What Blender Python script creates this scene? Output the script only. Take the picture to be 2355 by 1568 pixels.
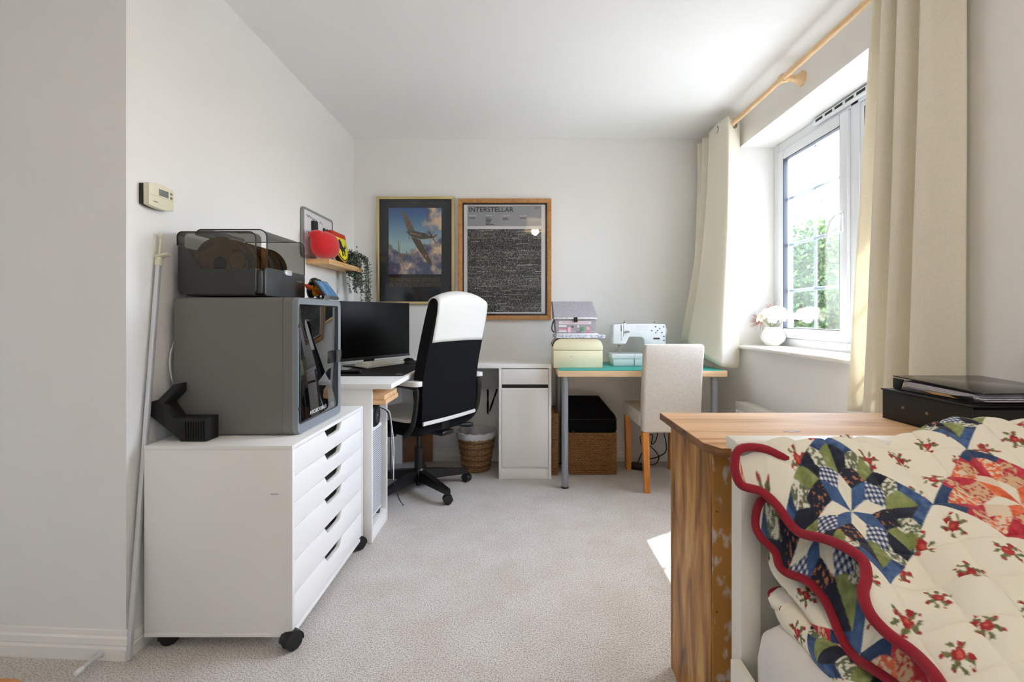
import bpy, bmesh, math, random
import numpy as np
from mathutils import Vector, Matrix, Euler
for _o in list(bpy.data.objects): bpy.data.objects.remove(_o)
random.seed(7); RNG = np.random.default_rng(7)
SC = bpy.context.scene; C = SC.collection; R = math.radians
# ---------------------------------------------------------------- camera
F, CX, CY, H = 1070.0, 1197.0, 727.0, 1.07
cd = bpy.data.cameras.new('camera'); cam = bpy.data.objects.new('camera', cd); C.objects.link(cam)
cam.location = (0, 0, H); cam.rotation_euler = (R(90), 0, 0)
cd.sensor_width = 36; cd.lens = F / 2355 * 36; cd.clip_start = 0.02
cd.shift_x = -(CX - 1177.5) / 2355; cd.shift_y = -(784 - CY) / 2355
SC.camera = cam
# ---------------------------------------------------------------- world, sun, exposure
SUN_E, SUN_DX, SUN_DY = R(57.7), 0.842, 0.539
W = bpy.data.worlds.new('sky'); SC.world = W; W.use_nodes = True
nt = W.node_tree; nt.nodes.clear()
sky = nt.nodes.new('ShaderNodeTexSky'); sky.sky_type = 'NISHITA'; sky.sun_disc = False
sky.sun_elevation = SUN_E; sky.sun_rotation = math.atan2(SUN_DX, SUN_DY); sky.air_density = 1.2; sky.dust_density = 2.0
hs = nt.nodes.new('ShaderNodeHueSaturation'); hs.inputs['Saturation'].default_value = 0.5
bg = nt.nodes.new('ShaderNodeBackground'); bg.inputs[1].default_value = 1.15
wo = nt.nodes.new('ShaderNodeOutputWorld')
wb = nt.nodes.new('ShaderNodeMix'); wb.data_type = 'RGBA'; wb.blend_type = 'MULTIPLY'; wb.inputs[0].default_value = 1; wb.inputs[7].default_value = (1, .98, 1.07, 1)
nt.links.new(sky.outputs[0], hs.inputs['Color']); nt.links.new(hs.outputs[0], wb.inputs[6]); nt.links.new(wb.outputs[2], bg.inputs[0]); nt.links.new(bg.outputs[0], wo.inputs[0])
sl = bpy.data.lights.new('sun', 'SUN'); sl.energy = 17; sl.angle = R(0.6); sl.color = (1, .985, .965)
so = bpy.data.objects.new('sun', sl); C.objects.link(so); so.location = (6, 5, 8)
so.rotation_euler = Vector((SUN_DX * math.cos(SUN_E), SUN_DY * math.cos(SUN_E), math.sin(SUN_E))).to_track_quat('Z', 'Y').to_euler()
def portal(name, loc, rot, sx, sy):
    l = bpy.data.lights.new(name, 'AREA'); l.shape = 'RECTANGLE'; l.size = sx; l.size_y = sy; l.cycles.is_portal = True
    o = bpy.data.objects.new(name, l); C.objects.link(o); o.location = loc; o.rotation_euler = rot
portal('window_portal', (1.74, 2.41, 1.53), (0, R(90), 0), 1.3, 1.26)
portal('fill_window_portal', (1.74, -1.25, 1.53), (0, R(90), 0), 1.3, .52)  # sky sampling for the added fill window out of view
vs = SC.view_settings; vs.view_transform = 'Standard'; vs.look = 'None'; vs.exposure = 1.97; vs.gamma = 1; vs.use_curve_mapping = False
cy = SC.cycles; cy.max_bounces = 16; cy.diffuse_bounces = 8; cy.glossy_bounces = 5; cy.transparent_max_bounces = 16
cy.use_denoising = True; cy.sample_clamp_indirect = 12; cy.caustics_reflective = False; cy.caustics_refractive = False
# ---------------------------------------------------------------- helpers
def P(px, py, y): return Vector(((px - CX) * y / F, y, H - (py - CY) * y / F))
def lin(c):
    c = np.asarray(c, float) / 255.0
    return np.where(c <= .04045, c / 12.92, ((c + .055) / 1.055) ** 2.4)
def rgba(c): return tuple(float(v) for v in lin(c)) + (1.0,)
MT = {}
def M(name, col, rough=.5, metal=0, bump=None, var=None, spec=.5, coat=0, stretch=None, sheen=0, trans=0, emit=None, attr=False):
    """procedural principled material: var=(scale, colour2, contrast), bump=(scale, strength)"""
    if name in MT: return MT[name]
    m = bpy.data.materials.new(name); m.use_nodes = True; MT[name] = m
    n, l = m.node_tree.nodes, m.node_tree.links
    b = n['Principled BSDF']; b.inputs['Roughness'].default_value = rough; b.inputs['Metallic'].default_value = metal
    b.inputs['Base Color'].default_value = rgba(col); b.inputs['Specular IOR Level'].default_value = spec
    b.inputs['Coat Weight'].default_value = coat; b.inputs['Sheen Weight'].default_value = sheen
    tc = n.new('ShaderNodeTexCoord'); mp = n.new('ShaderNodeMapping'); l.new(tc.outputs['Object'], mp.inputs[0])
    if stretch: mp.inputs['Scale'].default_value = stretch
    if attr:
        a = n.new('ShaderNodeAttribute'); a.attribute_name = 'Col'; l.new(a.outputs['Color'], b.inputs['Base Color'])
    if var:
        t = n.new('ShaderNodeTexNoise'); t.inputs['Scale'].default_value = var[0]; t.inputs['Detail'].default_value = 5
        l.new(mp.outputs[0], t.inputs['Vector'])
        r = n.new('ShaderNodeValToRGB'); k = var[2] if len(var) > 2 else .2
        cen = var[3] if len(var) > 3 else .5
        r.color_ramp.elements[0].position = cen - k; r.color_ramp.elements[1].position = cen + k
        r.color_ramp.elements[0].color = rgba(var[1]); r.color_ramp.elements[1].color = rgba(col)
        l.new(t.outputs['Fac'], r.inputs[0]); l.new(r.outputs[0], b.inputs['Base Color'])
    if bump:
        t2 = n.new('ShaderNodeTexNoise'); t2.inputs['Scale'].default_value = bump[0]; t2.inputs['Detail'].default_value = 4
        l.new(mp.outputs[0], t2.inputs['Vector'])
        bp = n.new('ShaderNodeBump'); bp.inputs['Strength'].default_value = bump[1]; bp.inputs['Distance'].default_value = .004
        l.new(t2.outputs['Fac'], bp.inputs['Height']); l.new(bp.outputs[0], b.inputs['Normal'])
    if trans:
        o = n['Material Output']; tr = n.new('ShaderNodeBsdfTranslucent'); tr.inputs[0].default_value = rgba(col)
        mx = n.new('ShaderNodeMixShader'); mx.inputs[0].default_value = trans
        l.new(b.outputs[0], mx.inputs[1]); l.new(tr.outputs[0], mx.inputs[2]); l.new(mx.outputs[0], o.inputs[0])
    if emit:
        b.inputs['Emission Color'].default_value = rgba(emit[0]); b.inputs['Emission Strength'].default_value = emit[1]
    return m
def clear(name, tint, refl=.06, rough=.02):
    """thin clear sheet: tinted see-through plus surface reflection"""
    m = bpy.data.materials.new(name); m.use_nodes = True; MT[name] = m
    n, l = m.node_tree.nodes, m.node_tree.links; n.remove(n['Principled BSDF'])
    t = n.new('ShaderNodeBsdfTransparent'); t.inputs[0].default_value = rgba(tint)
    g = n.new('ShaderNodeBsdfGlossy'); g.inputs['Roughness'].default_value = rough
    f = n.new('ShaderNodeLayerWeight'); f.inputs[0].default_value = .25
    ma = n.new('ShaderNodeMath'); ma.operation = 'MULTIPLY_ADD'; ma.inputs[1].default_value = .45; ma.inputs[2].default_value = refl
    l.new(f.outputs['Fresnel'], ma.inputs[0])
    x = n.new('ShaderNodeMixShader'); l.new(ma.outputs[0], x.inputs[0]); l.new(t.outputs[0], x.inputs[1]); l.new(g.outputs[0], x.inputs[2])
    l.new(x.outputs[0], n['Material Output'].inputs[0]); return m
def woodm(name, c1, c2, c3, grain=(2, 40, 40), rough=.55, dist=1.5):
    m = bpy.data.materials.new(name); m.use_nodes = True; MT[name] = m
    n, l = m.node_tree.nodes, m.node_tree.links; b = n['Principled BSDF']; b.inputs['Roughness'].default_value = rough
    tc = n.new('ShaderNodeTexCoord'); mp = n.new('ShaderNodeMapping'); mp.inputs['Scale'].default_value = grain
    l.new(tc.outputs['Object'], mp.inputs[0])
    t = n.new('ShaderNodeTexNoise'); t.inputs['Scale'].default_value = 1; t.inputs['Detail'].default_value = 7; t.inputs['Distortion'].default_value = dist
    l.new(mp.outputs[0], t.inputs['Vector'])
    r = n.new('ShaderNodeValToRGB'); e = r.color_ramp.elements
    e[0].position = .3; e[0].color = rgba(c3); e[1].position = .72; e[1].color = rgba(c1)
    q = e.new(.5); q.color = rgba(c2)
    l.new(t.outputs['Fac'], r.inputs[0]); l.new(r.outputs[0], b.inputs['Base Color'])
    bp = n.new('ShaderNodeBump'); bp.inputs['Strength'].default_value = .12; bp.inputs['Distance'].default_value = .003
    l.new(t.outputs['Fac'], bp.inputs['Height']); l.new(bp.outputs[0], b.inputs['Normal'])
    return m
INV = {}
def tag(o, label=None, cat=None, group=None, kind=None):
    if label: o['label'] = label
    if cat: o['category'] = cat
    if group: o['group'] = group
    if kind: o['kind'] = kind
    return o
def thing(name, label, cat, loc=(0, 0, 0), rotz=0, group=None, kind=None):
    o = bpy.data.objects.new(name, None); C.objects.link(o); o.empty_display_size = .05
    o.location = loc; o.rotation_euler = (0, 0, rotz)
    INV[o.name] = (Matrix.Translation(Vector(loc)) @ Matrix.Rotation(rotz, 4, 'Z')).inverted()
    return tag(o, label, cat, group, kind)
def frame(origin, ax, ay):
    """4x4 with local x -> ax, local y -> ay"""
    ax = Vector(ax).normalized(); ay = Vector(ay); ay = (ay - ay.dot(ax) * ax).normalized(); az = ax.cross(ay)
    m = Matrix.Identity(4)
    for i in range(3): m[i][0], m[i][1], m[i][2], m[i][3] = ax[i], ay[i], az[i], Vector(origin)[i]
    return m
class B:
    def __init__(s): s.bm = bmesh.new()
    def _add(s, t, mi=0):
        for f in t.faces: f.material_index = mi
        me = bpy.data.meshes.new('t'); t.to_mesh(me); t.free(); s.bm.from_mesh(me); bpy.data.meshes.remove(me); return s
    def box(s, lo, hi, bev=.002, mi=0, mat=None, seg=2):
        t = bmesh.new(); bmesh.ops.create_cube(t, size=1)
        lo, hi = Vector(lo), Vector(hi); sz = hi - lo
        bmesh.ops.scale(t, vec=sz, verts=t.verts); bmesh.ops.translate(t, vec=(lo + hi) / 2, verts=t.verts)
        b = min(bev, min(abs(v) for v in sz) * .49)
        if b > 0: bmesh.ops.bevel(t, geom=t.edges[:], offset=b, segments=seg, profile=.5, affect='EDGES')
        if mat: t.transform(mat)
        return s._add(t, mi)
    def cyl(s, p0, p1, r0, r1=None, seg=18, mi=0, bev=0):
        p0, p1 = Vector(p0), Vector(p1); d = p1 - p0; t = bmesh.new()
        bmesh.ops.create_cone(t, cap_ends=True, segments=seg, radius1=r0, radius2=r0 if r1 is None else r1, depth=d.length)
        if bev: bmesh.ops.bevel(t, geom=[e for e in t.edges if len(e.link_faces) == 2 and max(len(f.verts) for f in e.link_faces) > 4], offset=bev, segments=2, profile=.5, affect='EDGES')
        t.transform(Matrix.Translation((p0 + p1) / 2) @ d.to_track_quat('Z', 'Y').to_matrix().to_4x4()); return s._add(t, mi)
    def sph(s, c, r, seg=16, mi=0, mat=None):
        t = bmesh.new(); bmesh.ops.create_uvsphere(t, u_segments=seg, v_segments=max(6, seg // 2), radius=1)
        r = (r, r, r) if isinstance(r, (int, float)) else r
        bmesh.ops.scale(t, vec=r, verts=t.verts)
        if mat: t.transform(mat)
        bmesh.ops.translate(t, vec=Vector(c), verts=t.verts); return s._add(t, mi)
    def rings(s, rings, closed=True, cap=True, mi=0, loop=False):
        """loft through rings of points"""
        t = bmesh.new(); V = [[t.verts.new(Vector(p)) for p in r] for r in rings]; n = len(V[0])
        K = len(V)
        for i in range(K if loop else K - 1):
            a, b = V[i], V[(i + 1) % K]
            for j in range(n if closed else n - 1):
                k = (j + 1) % n
                try: t.faces.new((a[j], a[k], b[k], b[j]))
                except ValueError: pass
        if cap and closed and not loop:
            t.faces.new(V[0][::-1]); t.faces.new(V[-1])
        bmesh.ops.recalc_face_normals(t, faces=t.faces[:]); return s._add(t, mi)
    def tube(s, pts, r, seg=8, mi=0, smooth=0, flat=None):
        pts = [Vector(p) for p in pts]
        if smooth:
            if isinstance(r, (list, tuple)): r = list(np.interp(np.arange((len(pts) - 1) * smooth + 1) / smooth, range(len(pts)), r))
            pts = crv(pts, smooth)
        out = []; up = Vector((0, 0, 1))
        for i, p in enumerate(pts):
            d = (pts[min(i + 1, len(pts) - 1)] - pts[max(i - 1, 0)]).normalized()
            if i == 0: x = d.cross(Vector((1, 0, 0)) if abs(d.dot(up)) > .98 else up).normalized()
            else: x = (x - d * x.dot(d)).normalized()
            y = x.cross(d)
            rr = r[i] if isinstance(r, (list, tuple)) else r; fx, fy = flat if flat else (1, 1)
            out.append([p + x * rr * fx * math.cos(k * 2 * math.pi / seg) + y * rr * fy * math.sin(k * 2 * math.pi / seg) for k in range(seg)])
        return s.rings(out, mi=mi)
    def lathe(s, prof, c=(0, 0, 0), seg=28, mi=0, mat=None):
        out = [[Vector((r * math.cos(k * 2 * math.pi / seg), r * math.sin(k * 2 * math.pi / seg), z)) for k in range(seg)] for r, z in prof]
        m = mat if mat else Matrix.Translation(Vector(c))
        return s.rings([[m @ v for v in r] for r in out], mi=mi, cap=tuple(prof[0]) != tuple(prof[-1]))
    def prism(s, poly, t0, t1, mat=None, bev=0, mi=0, seg=2):
        t = bmesh.new(); a = [t.verts.new((x, y, t0)) for x, y in poly]; f = t.faces.new(a)
        g = bmesh.ops.extrude_face_region(t, geom=[f]); vs_ = [v for v in g['geom'] if isinstance(v, bmesh.types.BMVert)]
        bmesh.ops.translate(t, vec=(0, 0, t1 - t0), verts=vs_)
        bmesh.ops.recalc_face_normals(t, faces=t.faces[:])
        if bev: bmesh.ops.bevel(t, geom=t.edges[:], offset=bev, segments=seg, profile=.5, affect='EDGES', clamp_overlap=True)
        if mat: t.transform(mat)
        return s._add(t, mi)
    def out(s, name, mats, parent=None, label=None, cat=None, group=None, kind=None, w=True, origin=None, ang=38):
        if parent is not None and w: s.bm.transform(INV[parent.name])
        if origin is not None: s.bm.transform(Matrix.Translation(-Vector(origin)))
        me = bpy.data.meshes.new(name); s.bm.to_mesh(me); s.bm.free()
        for m in (mats if isinstance(mats, (list, tuple)) else [mats]): me.materials.append(m)
        me.polygons.foreach_set('use_smooth', [True] * len(me.polygons)); me.set_sharp_from_angle(angle=R(ang))
        o = bpy.data.objects.new(name, me); C.objects.link(o)
        if origin is not None: o.location = origin
        if parent is not None: o.parent = parent; INV[o.name] = INV[parent.name]
        elif origin is None: INV[o.name] = Matrix.Identity(4)
        else: INV[o.name] = Matrix.Translation(-Vector(origin))
        return tag(o, label, cat, group, kind)
def crv(pts, n=6):
    """Catmull-Rom through points"""
    pts = [Vector(p) for p in pts]; o = []
    for i in range(len(pts) - 1):
        a, b, c, d = pts[max(i - 1, 0)], pts[i], pts[i + 1], pts[min(i + 2, len(pts) - 1)]
        for k in range(n):
            t = k / n
            o.append(.5 * (2 * b + (c - a) * t + (2 * a - 5 * b + 4 * c - d) * t * t + (3 * b - a - 3 * c + d) * t ** 3))
    o.append(pts[-1]); return o
def rrect(w, h, r, n=5, cx=0, cy=0):
    o = []
    for sx, sy, a0 in ((1, 1, 0), (-1, 1, 90), (-1, -1, 180), (1, -1, 270)):
        for k in range(n + 1):
            a = R(a0 + 90 * k / n); o.append((cx + sx * (w / 2 - r) + r * math.cos(a), cy + sy * (h / 2 - r) + r * math.sin(a)))
    return o
def sheet(name, pts, mat, cols=None, parent=None, w=True, origin=None, **kw):
    """dense grid surface with optional colour attribute (linear rgb)"""
    pts = np.asarray(pts, float); nu, nv = pts.shape[:2]; me = bpy.data.meshes.new(name)
    v = pts.reshape(-1, 3)
    if parent is not None and w:
        m = np.array(INV[parent.name]); v = v @ m[:3, :3].T + m[:3, 3]
    if origin is not None: v = v - np.array(origin)
    i = np.arange(nu * nv).reshape(nu, nv)
    q = np.stack([i[:-1, :-1], i[1:, :-1], i[1:, 1:], i[:-1, 1:]], -1).reshape(-1, 4)
    me.vertices.add(len(v)); me.vertices.foreach_set('co', v.ravel())
    me.loops.add(q.size); me.loops.foreach_set('vertex_index', q.ravel().astype(np.int32))
    me.polygons.add(len(q)); me.polygons.foreach_set('loop_start', np.arange(0, q.size, 4, dtype=np.int32))
    me.polygons.foreach_set('use_smooth', np.ones(len(q), bool)); me.update(); me.validate()
    if cols is not None:
        a = me.color_attributes.new('Col', 'FLOAT_COLOR', 'POINT')
        c = np.ones((len(v), 4), np.float32); c[:, :3] = np.asarray(cols).reshape(-1, 3); a.data.foreach_set('color', c.ravel())
    me.materials.append(mat); o = bpy.data.objects.new(name, me); C.objects.link(o)
    if origin is not None: o.location = origin
    if parent is not None: o.parent = parent; INV[o.name] = INV[parent.name]
    return tag(o, **kw)
def text(body, mat4, width, mat, parent, height=None, name='lettering', depth=.0004, center=False, bold=0):
    cu = bpy.data.curves.new('txt', 'FONT'); cu.body = body; cu.size = 1; cu.extrude = 0; cu.resolution_u = 3; cu.offset = bold
    ob = bpy.data.objects.new('txt', cu); me = bpy.data.meshes.new_from_object(ob)
    bpy.data.objects.remove(ob); bpy.data.curves.remove(cu); me.name = name
    n = len(me.vertices); co = np.empty(n * 3); me.vertices.foreach_get('co', co); co = co.reshape(-1, 3)
    co[:, :2] -= co[:, :2].min(0); ext = co[:, :2].max(0); k = width / ext[0]
    co[:, 0] *= k; co[:, 1] *= (height / ext[1] if height else k); co[:, 2] = depth
    if center: co[:, 0] -= width / 2
    m = np.array(INV[parent.name] @ mat4); co = co @ m[:3, :3].T + m[:3, 3]
    me.vertices.foreach_set('co', co.ravel()); me.materials.clear(); me.materials.append(mat); me.update()
    o = bpy.data.objects.new(name, me); C.objects.link(o); o.parent = parent; INV[o.name] = INV[parent.name]; return o
def inpoly(x, y, poly):
    r = np.zeros(x.shape, bool); n = len(poly)
    for i in range(n):
        x1, y1 = poly[i]; x2, y2 = poly[(i + 1) % n]
        if y1 == y2: continue
        r ^= ((y1 > y) != (y2 > y)) & (x < (x2 - x1) * (y - y1) / (y2 - y1) + x1)
    return r
def fnoise(x, y, seed=0, octs=4):
    """fractal value noise on arrays"""
    g = np.random.default_rng(seed); t = np.zeros_like(x, float); a = 1.; tot = 0
    for o in range(octs):
        G = g.random((64, 64)); xi = np.floor(x).astype(int); yi = np.floor(y).astype(int); fx, fy = x - xi, y - yi
        fx, fy = fx * fx * (3 - 2 * fx), fy * fy * (3 - 2 * fy); w = lambda i, j: G[i % 64, j % 64]
        t += a * ((w(xi, yi) * (1 - fx) + w(xi + 1, yi) * fx) * (1 - fy) + (w(xi, yi + 1) * (1 - fx) + w(xi + 1, yi + 1) * fx) * fy)
        tot += a; a *= .5; x, y = x * 2.03, y * 2.03
    return t / tot
# ---------------------------------------------------------------- materials
wall_m = M('wall_paint', (234, 233, 231), .75, bump=(180, .05), spec=.2)
ceil_m = M('ceiling_paint', (247, 247, 247), .8, bump=(120, .05), spec=.2)
gloss_m = M('white_gloss_paint', (236, 234, 228), .35)
lam_m = M('white_laminate', (236, 235, 232), .42, bump=(300, .02))
pvc_m = M('white_pvc', (222, 224, 228), .3)
blk_m = M('black_plastic', (20, 20, 20), .45)
blks_m = M('black_satin_metal', (16, 16, 17), .35)
blkf_m = M('black_fabric', (10, 10, 12), .9, bump=(900, .15), spec=.2)
wht_m = M('white_leatherette', (218, 216, 210), .5, bump=(300, .04))
ink_m = M('dark_ink', (36, 36, 38), .6)
pap_m = M('white_paper', (238, 238, 240), .7)
chrome_m = M('brushed_steel', (190, 190, 192), .28, 1)
alu_m = M('aluminium', (222, 223, 226), .38, .55)
gls_m = clear('window_glass', (246, 250, 250), .05)
pic_m = clear('picture_glass', (250, 250, 250), .035)
oak_m = woodm('oak_veneer', (230, 192, 142), (222, 180, 126), (206, 160, 106), (45, 3, 45))
beech_m = woodm('turned_beech', (232, 200, 156), (226, 190, 144), (214, 174, 126), (30, 4, 30), .4)
def carpet():
    m = bpy.data.materials.new('cut_pile_carpet'); m.use_nodes = True; n, l = m.node_tree.nodes, m.node_tree.links
    b = n['Principled BSDF']; b.inputs['Roughness'].default_value = .95; b.inputs['Specular IOR Level'].default_value = .1; b.inputs['Sheen Weight'].default_value = .15
    tc = n.new('ShaderNodeTexCoord')
    def nz(s, d=3, ro=.6):
        t = n.new('ShaderNodeTexNoise'); t.inputs['Scale'].default_value = s; t.inputs['Detail'].default_value = d; t.inputs['Roughness'].default_value = ro
        l.new(tc.outputs['Object'], t.inputs['Vector']); return t
    f, g = nz(210, 3, .7), nz(4.5, 4)
    r = n.new('ShaderNodeValToRGB'); e = r.color_ramp.elements; e[0].position = .36; e[0].color = rgba((158, 150, 141)); e[1].position = .56; e[1].color = rgba((236, 231, 225))
    l.new(f.outputs['Fac'], r.inputs[0])
    r2 = n.new('ShaderNodeValToRGB'); e = r2.color_ramp.elements; e[0].position = .35; e[0].color = rgba((244, 241, 237)); e[1].position = .6; e[1].color = (1, 1, 1, 1)
    l.new(g.outputs['Fac'], r2.inputs[0])
    mx = n.new('ShaderNodeMix'); mx.data_type = 'RGBA'; mx.blend_type = 'MULTIPLY'; mx.inputs[0].default_value = 1
    l.new(r.outputs[0], mx.inputs[6]); l.new(r2.outputs[0], mx.inputs[7]); l.new(mx.outputs[2], b.inputs['Base Color'])
    bp = n.new('ShaderNodeBump'); bp.inputs['Strength'].default_value = .9; bp.inputs['Distance'].default_value = .006
    l.new(f.outputs['Fac'], bp.inputs['Height']); l.new(bp.outputs[0], b.inputs['Normal']); return m
# ---------------------------------------------------------------- the room
XL, XR, YB, ZC = -1.235, 1.43, 3.45, 2.385
ST = dict(kind='structure')
B().box((-2.3, -1.8, -.1), (XR + .3, YB + .1, 0), 0).out('floor', carpet(), label='pale beige cut-pile carpet covering the bedroom floor', **ST)
B().box((-2.3, -1.8, ZC), (XR + .3, YB + .1, ZC + .1), 0).out('ceiling', ceil_m, label='plain white painted bedroom ceiling', **ST)
B().box((XL - .1, YB, 0), (XR + .3, YB + .1, ZC), 0).out('wall_back', wall_m, label='off-white far wall behind the desks with two framed posters', **ST)
B().box((XL - .1, 1.56, 0), (XL, YB, ZC), 0).out('wall_left', wall_m, label='off-white left wall with thermostat and oak shelf', **ST)
B().prism([(-2.2, 1.511), (XL, 1.457), (XL, 1.56), (-2.2, 1.63)], 0, ZC).out('wall_nib', wall_m, label='shaded off-white wall return at the left edge', **ST)
B().box((-2.3, -1.8, 0), (-2.2, 1.63, ZC), 0).out('wall_side', wall_m, label='off-white side wall beyond the left edge', **ST)
WY0, WY1, WZ0, WZ1 = 1.79, 3.04, .865, 2.172
b = B()
VY0, VY1 = -1.5, -1.0  # opening cut for the added, unseen fill window
b.box((XR, WY1, 0), (XR + .3, YB, ZC), 0); b.box((XR, VY1, 0), (XR + .3, WY0, ZC), 0); b.box((XR, -1.8, 0), (XR + .3, VY0, ZC), 0)
b.box((XR, VY0, 0), (XR + .3, VY1, WZ0), 0); b.box((XR, VY0, WZ1), (XR + .3, VY1, ZC), 0)
b.box((XR, WY0, 0), (XR + .3, WY1, WZ0), 0); b.box((XR, WY0, WZ1), (XR + .3, WY1, ZC), 0)
b.out('wall_right', wall_m, label='off-white window wall with a deep reveal', **ST)
B().box((-2.2, -1.8, 0), (XR, -1.7, ZC), 0).out('wall_rear', wall_m, label='off-white wall behind the viewer', **ST)
def skirting(name, p0, p1, nrm, label):
    p0, p1, nrm = Vector(p0), Vector(p1), Vector(nrm)
    pr = [(0, 0), (.016, 0), (.016, .036), (.0135, .041), (.0125, .044), (.0145, .048), (.0125, .066), (.007, .071), (.007, .076), (.005, .086), (0, .088)]
    B().rings([[p + nrm * a + Vector((0, 0, z)) for a, z in pr] for p in (p0, p1)]).out(name, gloss_m, label=label, kind='structure', ang=25)
skirting('baseboard_back', (XL, YB, 0), (XR, YB, 0), (0, -1, 0), 'white moulded skirting along the far wall')
skirting('baseboard_left', (XL, 1.457, 0), (XL, YB, 0), (1, 0, 0), 'white moulded skirting along the left wall')
skirting('baseboard_nib', (XL + .016, 1.457, 0), (-2.2, 1.511, 0), (-.056, -.998, 0), 'white moulded skirting under the shaded wall return')
skirting('baseboard_right', (XR, -1.7, 0), (XR, YB, 0), (-1, 0, 0), 'white moulded skirting along the window wall')
# window in the right wall
wn = thing('window_1', 'white upvc casement window with georgian bars', None, (1.68, 2.41, .885), kind='structure')
FX0, FX1 = 1.655, 1.72
def rect_frame(b, y0, y1, z0, z1, wd, x0, x1, bev=.006, mi=0):
    b.box((x0, y0, z0), (x1, y0 + wd, z1), bev, mi); b.box((x0, y1 - wd, z0), (x1, y1, z1), bev, mi)
    b.box((x0, y0 + wd - .0005, z0), (x1 - .001, y1 - wd + .0005, z0 + wd), bev, mi); b.box((x0, y0 + wd - .0005, z1 - wd), (x1 - .001, y1 - wd + .0005, z1), bev, mi)
b = B(); rect_frame(b, WY0, WY1, WZ0 + .01, WZ1, .058, FX0, FX1); b.box((FX0, 2.275, .9), (FX1, 2.335, 2.15), .006); b.out('frame', pvc_m, wn)
b = B(); rect_frame(b, 2.34, 2.978, .935, 2.112, .062, FX0 - .012, FX1 - .01, .01); b.out('sash', pvc_m, wn)
b = B(); rect_frame(b, 2.396, 2.922, .991, 2.056, .008, FX0 - .008, FX0 + .02, .001); b.out('gasket', M('grey_rubber', (70, 74, 82), .6), wn)
B().box((FX0 + .022, 2.39, .98), (FX0 + .026, 2.93, 2.065), 0).out('pane', gls_m, wn)
B().box((FX0 + .022, 1.84, .92), (FX0 + .026, 2.28, 2.12), 0).out('pane', gls_m, wn)
b = B(); rect_frame(b, 1.848, 2.275, .933, 2.114, .03, FX0 + .004, FX1 - .01, .006); b.out('bead', pvc_m, wn)
b = B(); rect_frame(b, 1.878, 2.245, .963, 2.084, .007, FX0 + .003, FX0 + .02, .001); b.out('gasket', MT['grey_rubber'], wn)
bar_m = M('white_glazing_bar', (226, 232, 240), .4, trans=.12)
for y in (2.659, 2.06): B().box((FX0 + .028, y - .009, .96), (FX0 + .036, y + .009, 2.09), .002).out('glazing_bar', bar_m, wn)
for z in (1.228, 1.516, 1.806):
    B().box((FX0 + .028, 2.396, z - .009), (FX0 + .036, 2.922, z + .009), .002).out('glazing_bar', bar_m, wn)
    B().box((FX0 + .028, 1.878, z - .009), (FX0 + .036, 2.245, z + .009), .002).out('glazing_bar', bar_m, wn)
b = B(); b.box((FX0 - .026, 2.36, 1.50), (FX0 - .012, 2.384, 1.60), .004)
b.tube([(FX0 - .02, 2.372, 1.585), (FX0 - .045, 2.378, 1.58), (FX0 - .052, 2.40, 1.56), (FX0 - .05, 2.43, 1.50), (FX0 - .046, 2.437, 1.455)], [.009, .01, .01, .009, .006], 10, smooth=0)
b.out('handle', pvc_m, wn, label='white window handle')
v = B().box((FX0 - .028, 1.86, 2.128), (FX0 + .002, 2.60, 2.164), .01).out('trickle_vent', pvc_m, wn)
for i in range(9):
    y = 2.565 - i * .078
    B().box((FX0 - .0295, y - .058, 2.138), (FX0 - .027, y, 2.152), .001).out('vent_slot', M('dark_slot', (48, 48, 46), .8), v)
sb = B(); sb.box((1.395, WY0 - .03, .862), (1.66, WY1 + .02, .886), .009, seg=3)
sb.out('window_sill', gloss_m, wn)
# added window, out of view beside the viewer, brings in fill daylight
w2 = thing('fill_window', 'added unseen white window beside the viewer, letting in fill daylight', None, (1.68, (VY0 + VY1) / 2, WZ0), kind='structure')
b = B(); rect_frame(b, VY0, VY1, WZ0 + .01, WZ1, .058, FX0, FX1); b.out('frame', pvc_m, w2)
B().box((FX0 + .022, VY0 + .04, WZ0 + .04), (FX0 + .026, VY1 - .04, WZ1 - .04), 0).out('pane', gls_m, w2)
B().box((1.395, VY0 - .03, .862), (1.66, VY1 + .02, .886), .009, seg=3).out('window_sill', gloss_m, w2)
# ---------------------------------------------------------------- left wall: thermostat, pole, door stop, stool
t = thing('thermostat', 'cream digital room thermostat with grey screen on left wall', 'thermostat', (XL, 1.56, 1.43))
def curvedplate(b, x0, x1, y0, y1, z0, z1, bul, bev, mi=0):
    n = 10; pts = [(y0 + (y1 - y0) * i / n, z0 - bul * math.sin(math.pi * i / n)) for i in range(n + 1)] + [(y1 - (y1 - y0) * i / n, z1 + bul * math.sin(math.pi * i / n)) for i in range(n + 1)]
    b.prism(pts, x0, x1, frame((0, 0, 0), (0, 1, 0), (0, 0, 1)), bev, mi)
b = B(); curvedplate(b, XL, XL + .013, 1.506, 1.612, 1.436, 1.502, .006, .001); b.out('back_plate', M('black_abs', (38, 37, 34), .5), t)
b = B(); curvedplate(b, XL + .012, XL + .032, 1.507, 1.615, 1.434, 1.504, .007, .003); b.out('case', M('cream_abs', (226, 220, 196), .45), t)
B().box((XL + .0315, 1.548, 1.472), (XL + .033, 1.590, 1.494), .001).out('screen', M('lcd', (120, 124, 116), .2), t)
for z in (1.489, 1.475): B().cyl((XL + .031, 1.602, z), (XL + .034, 1.602, z), .0045).out('button', M('grey_button', (118, 114, 98), .5), t)
B().box((XL + .0315, 1.51, 1.4665), (XL + .0322, 1.613, 1.4675), 0).out('cover_seam', M('seam_tan', (176, 160, 128), .6), t)
text('Danfoss', frame((XL + .0322, 1.524, 1.445), (0, 1, 0), (0, 0, 1)), .02, ink_m, t, .006)
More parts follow.
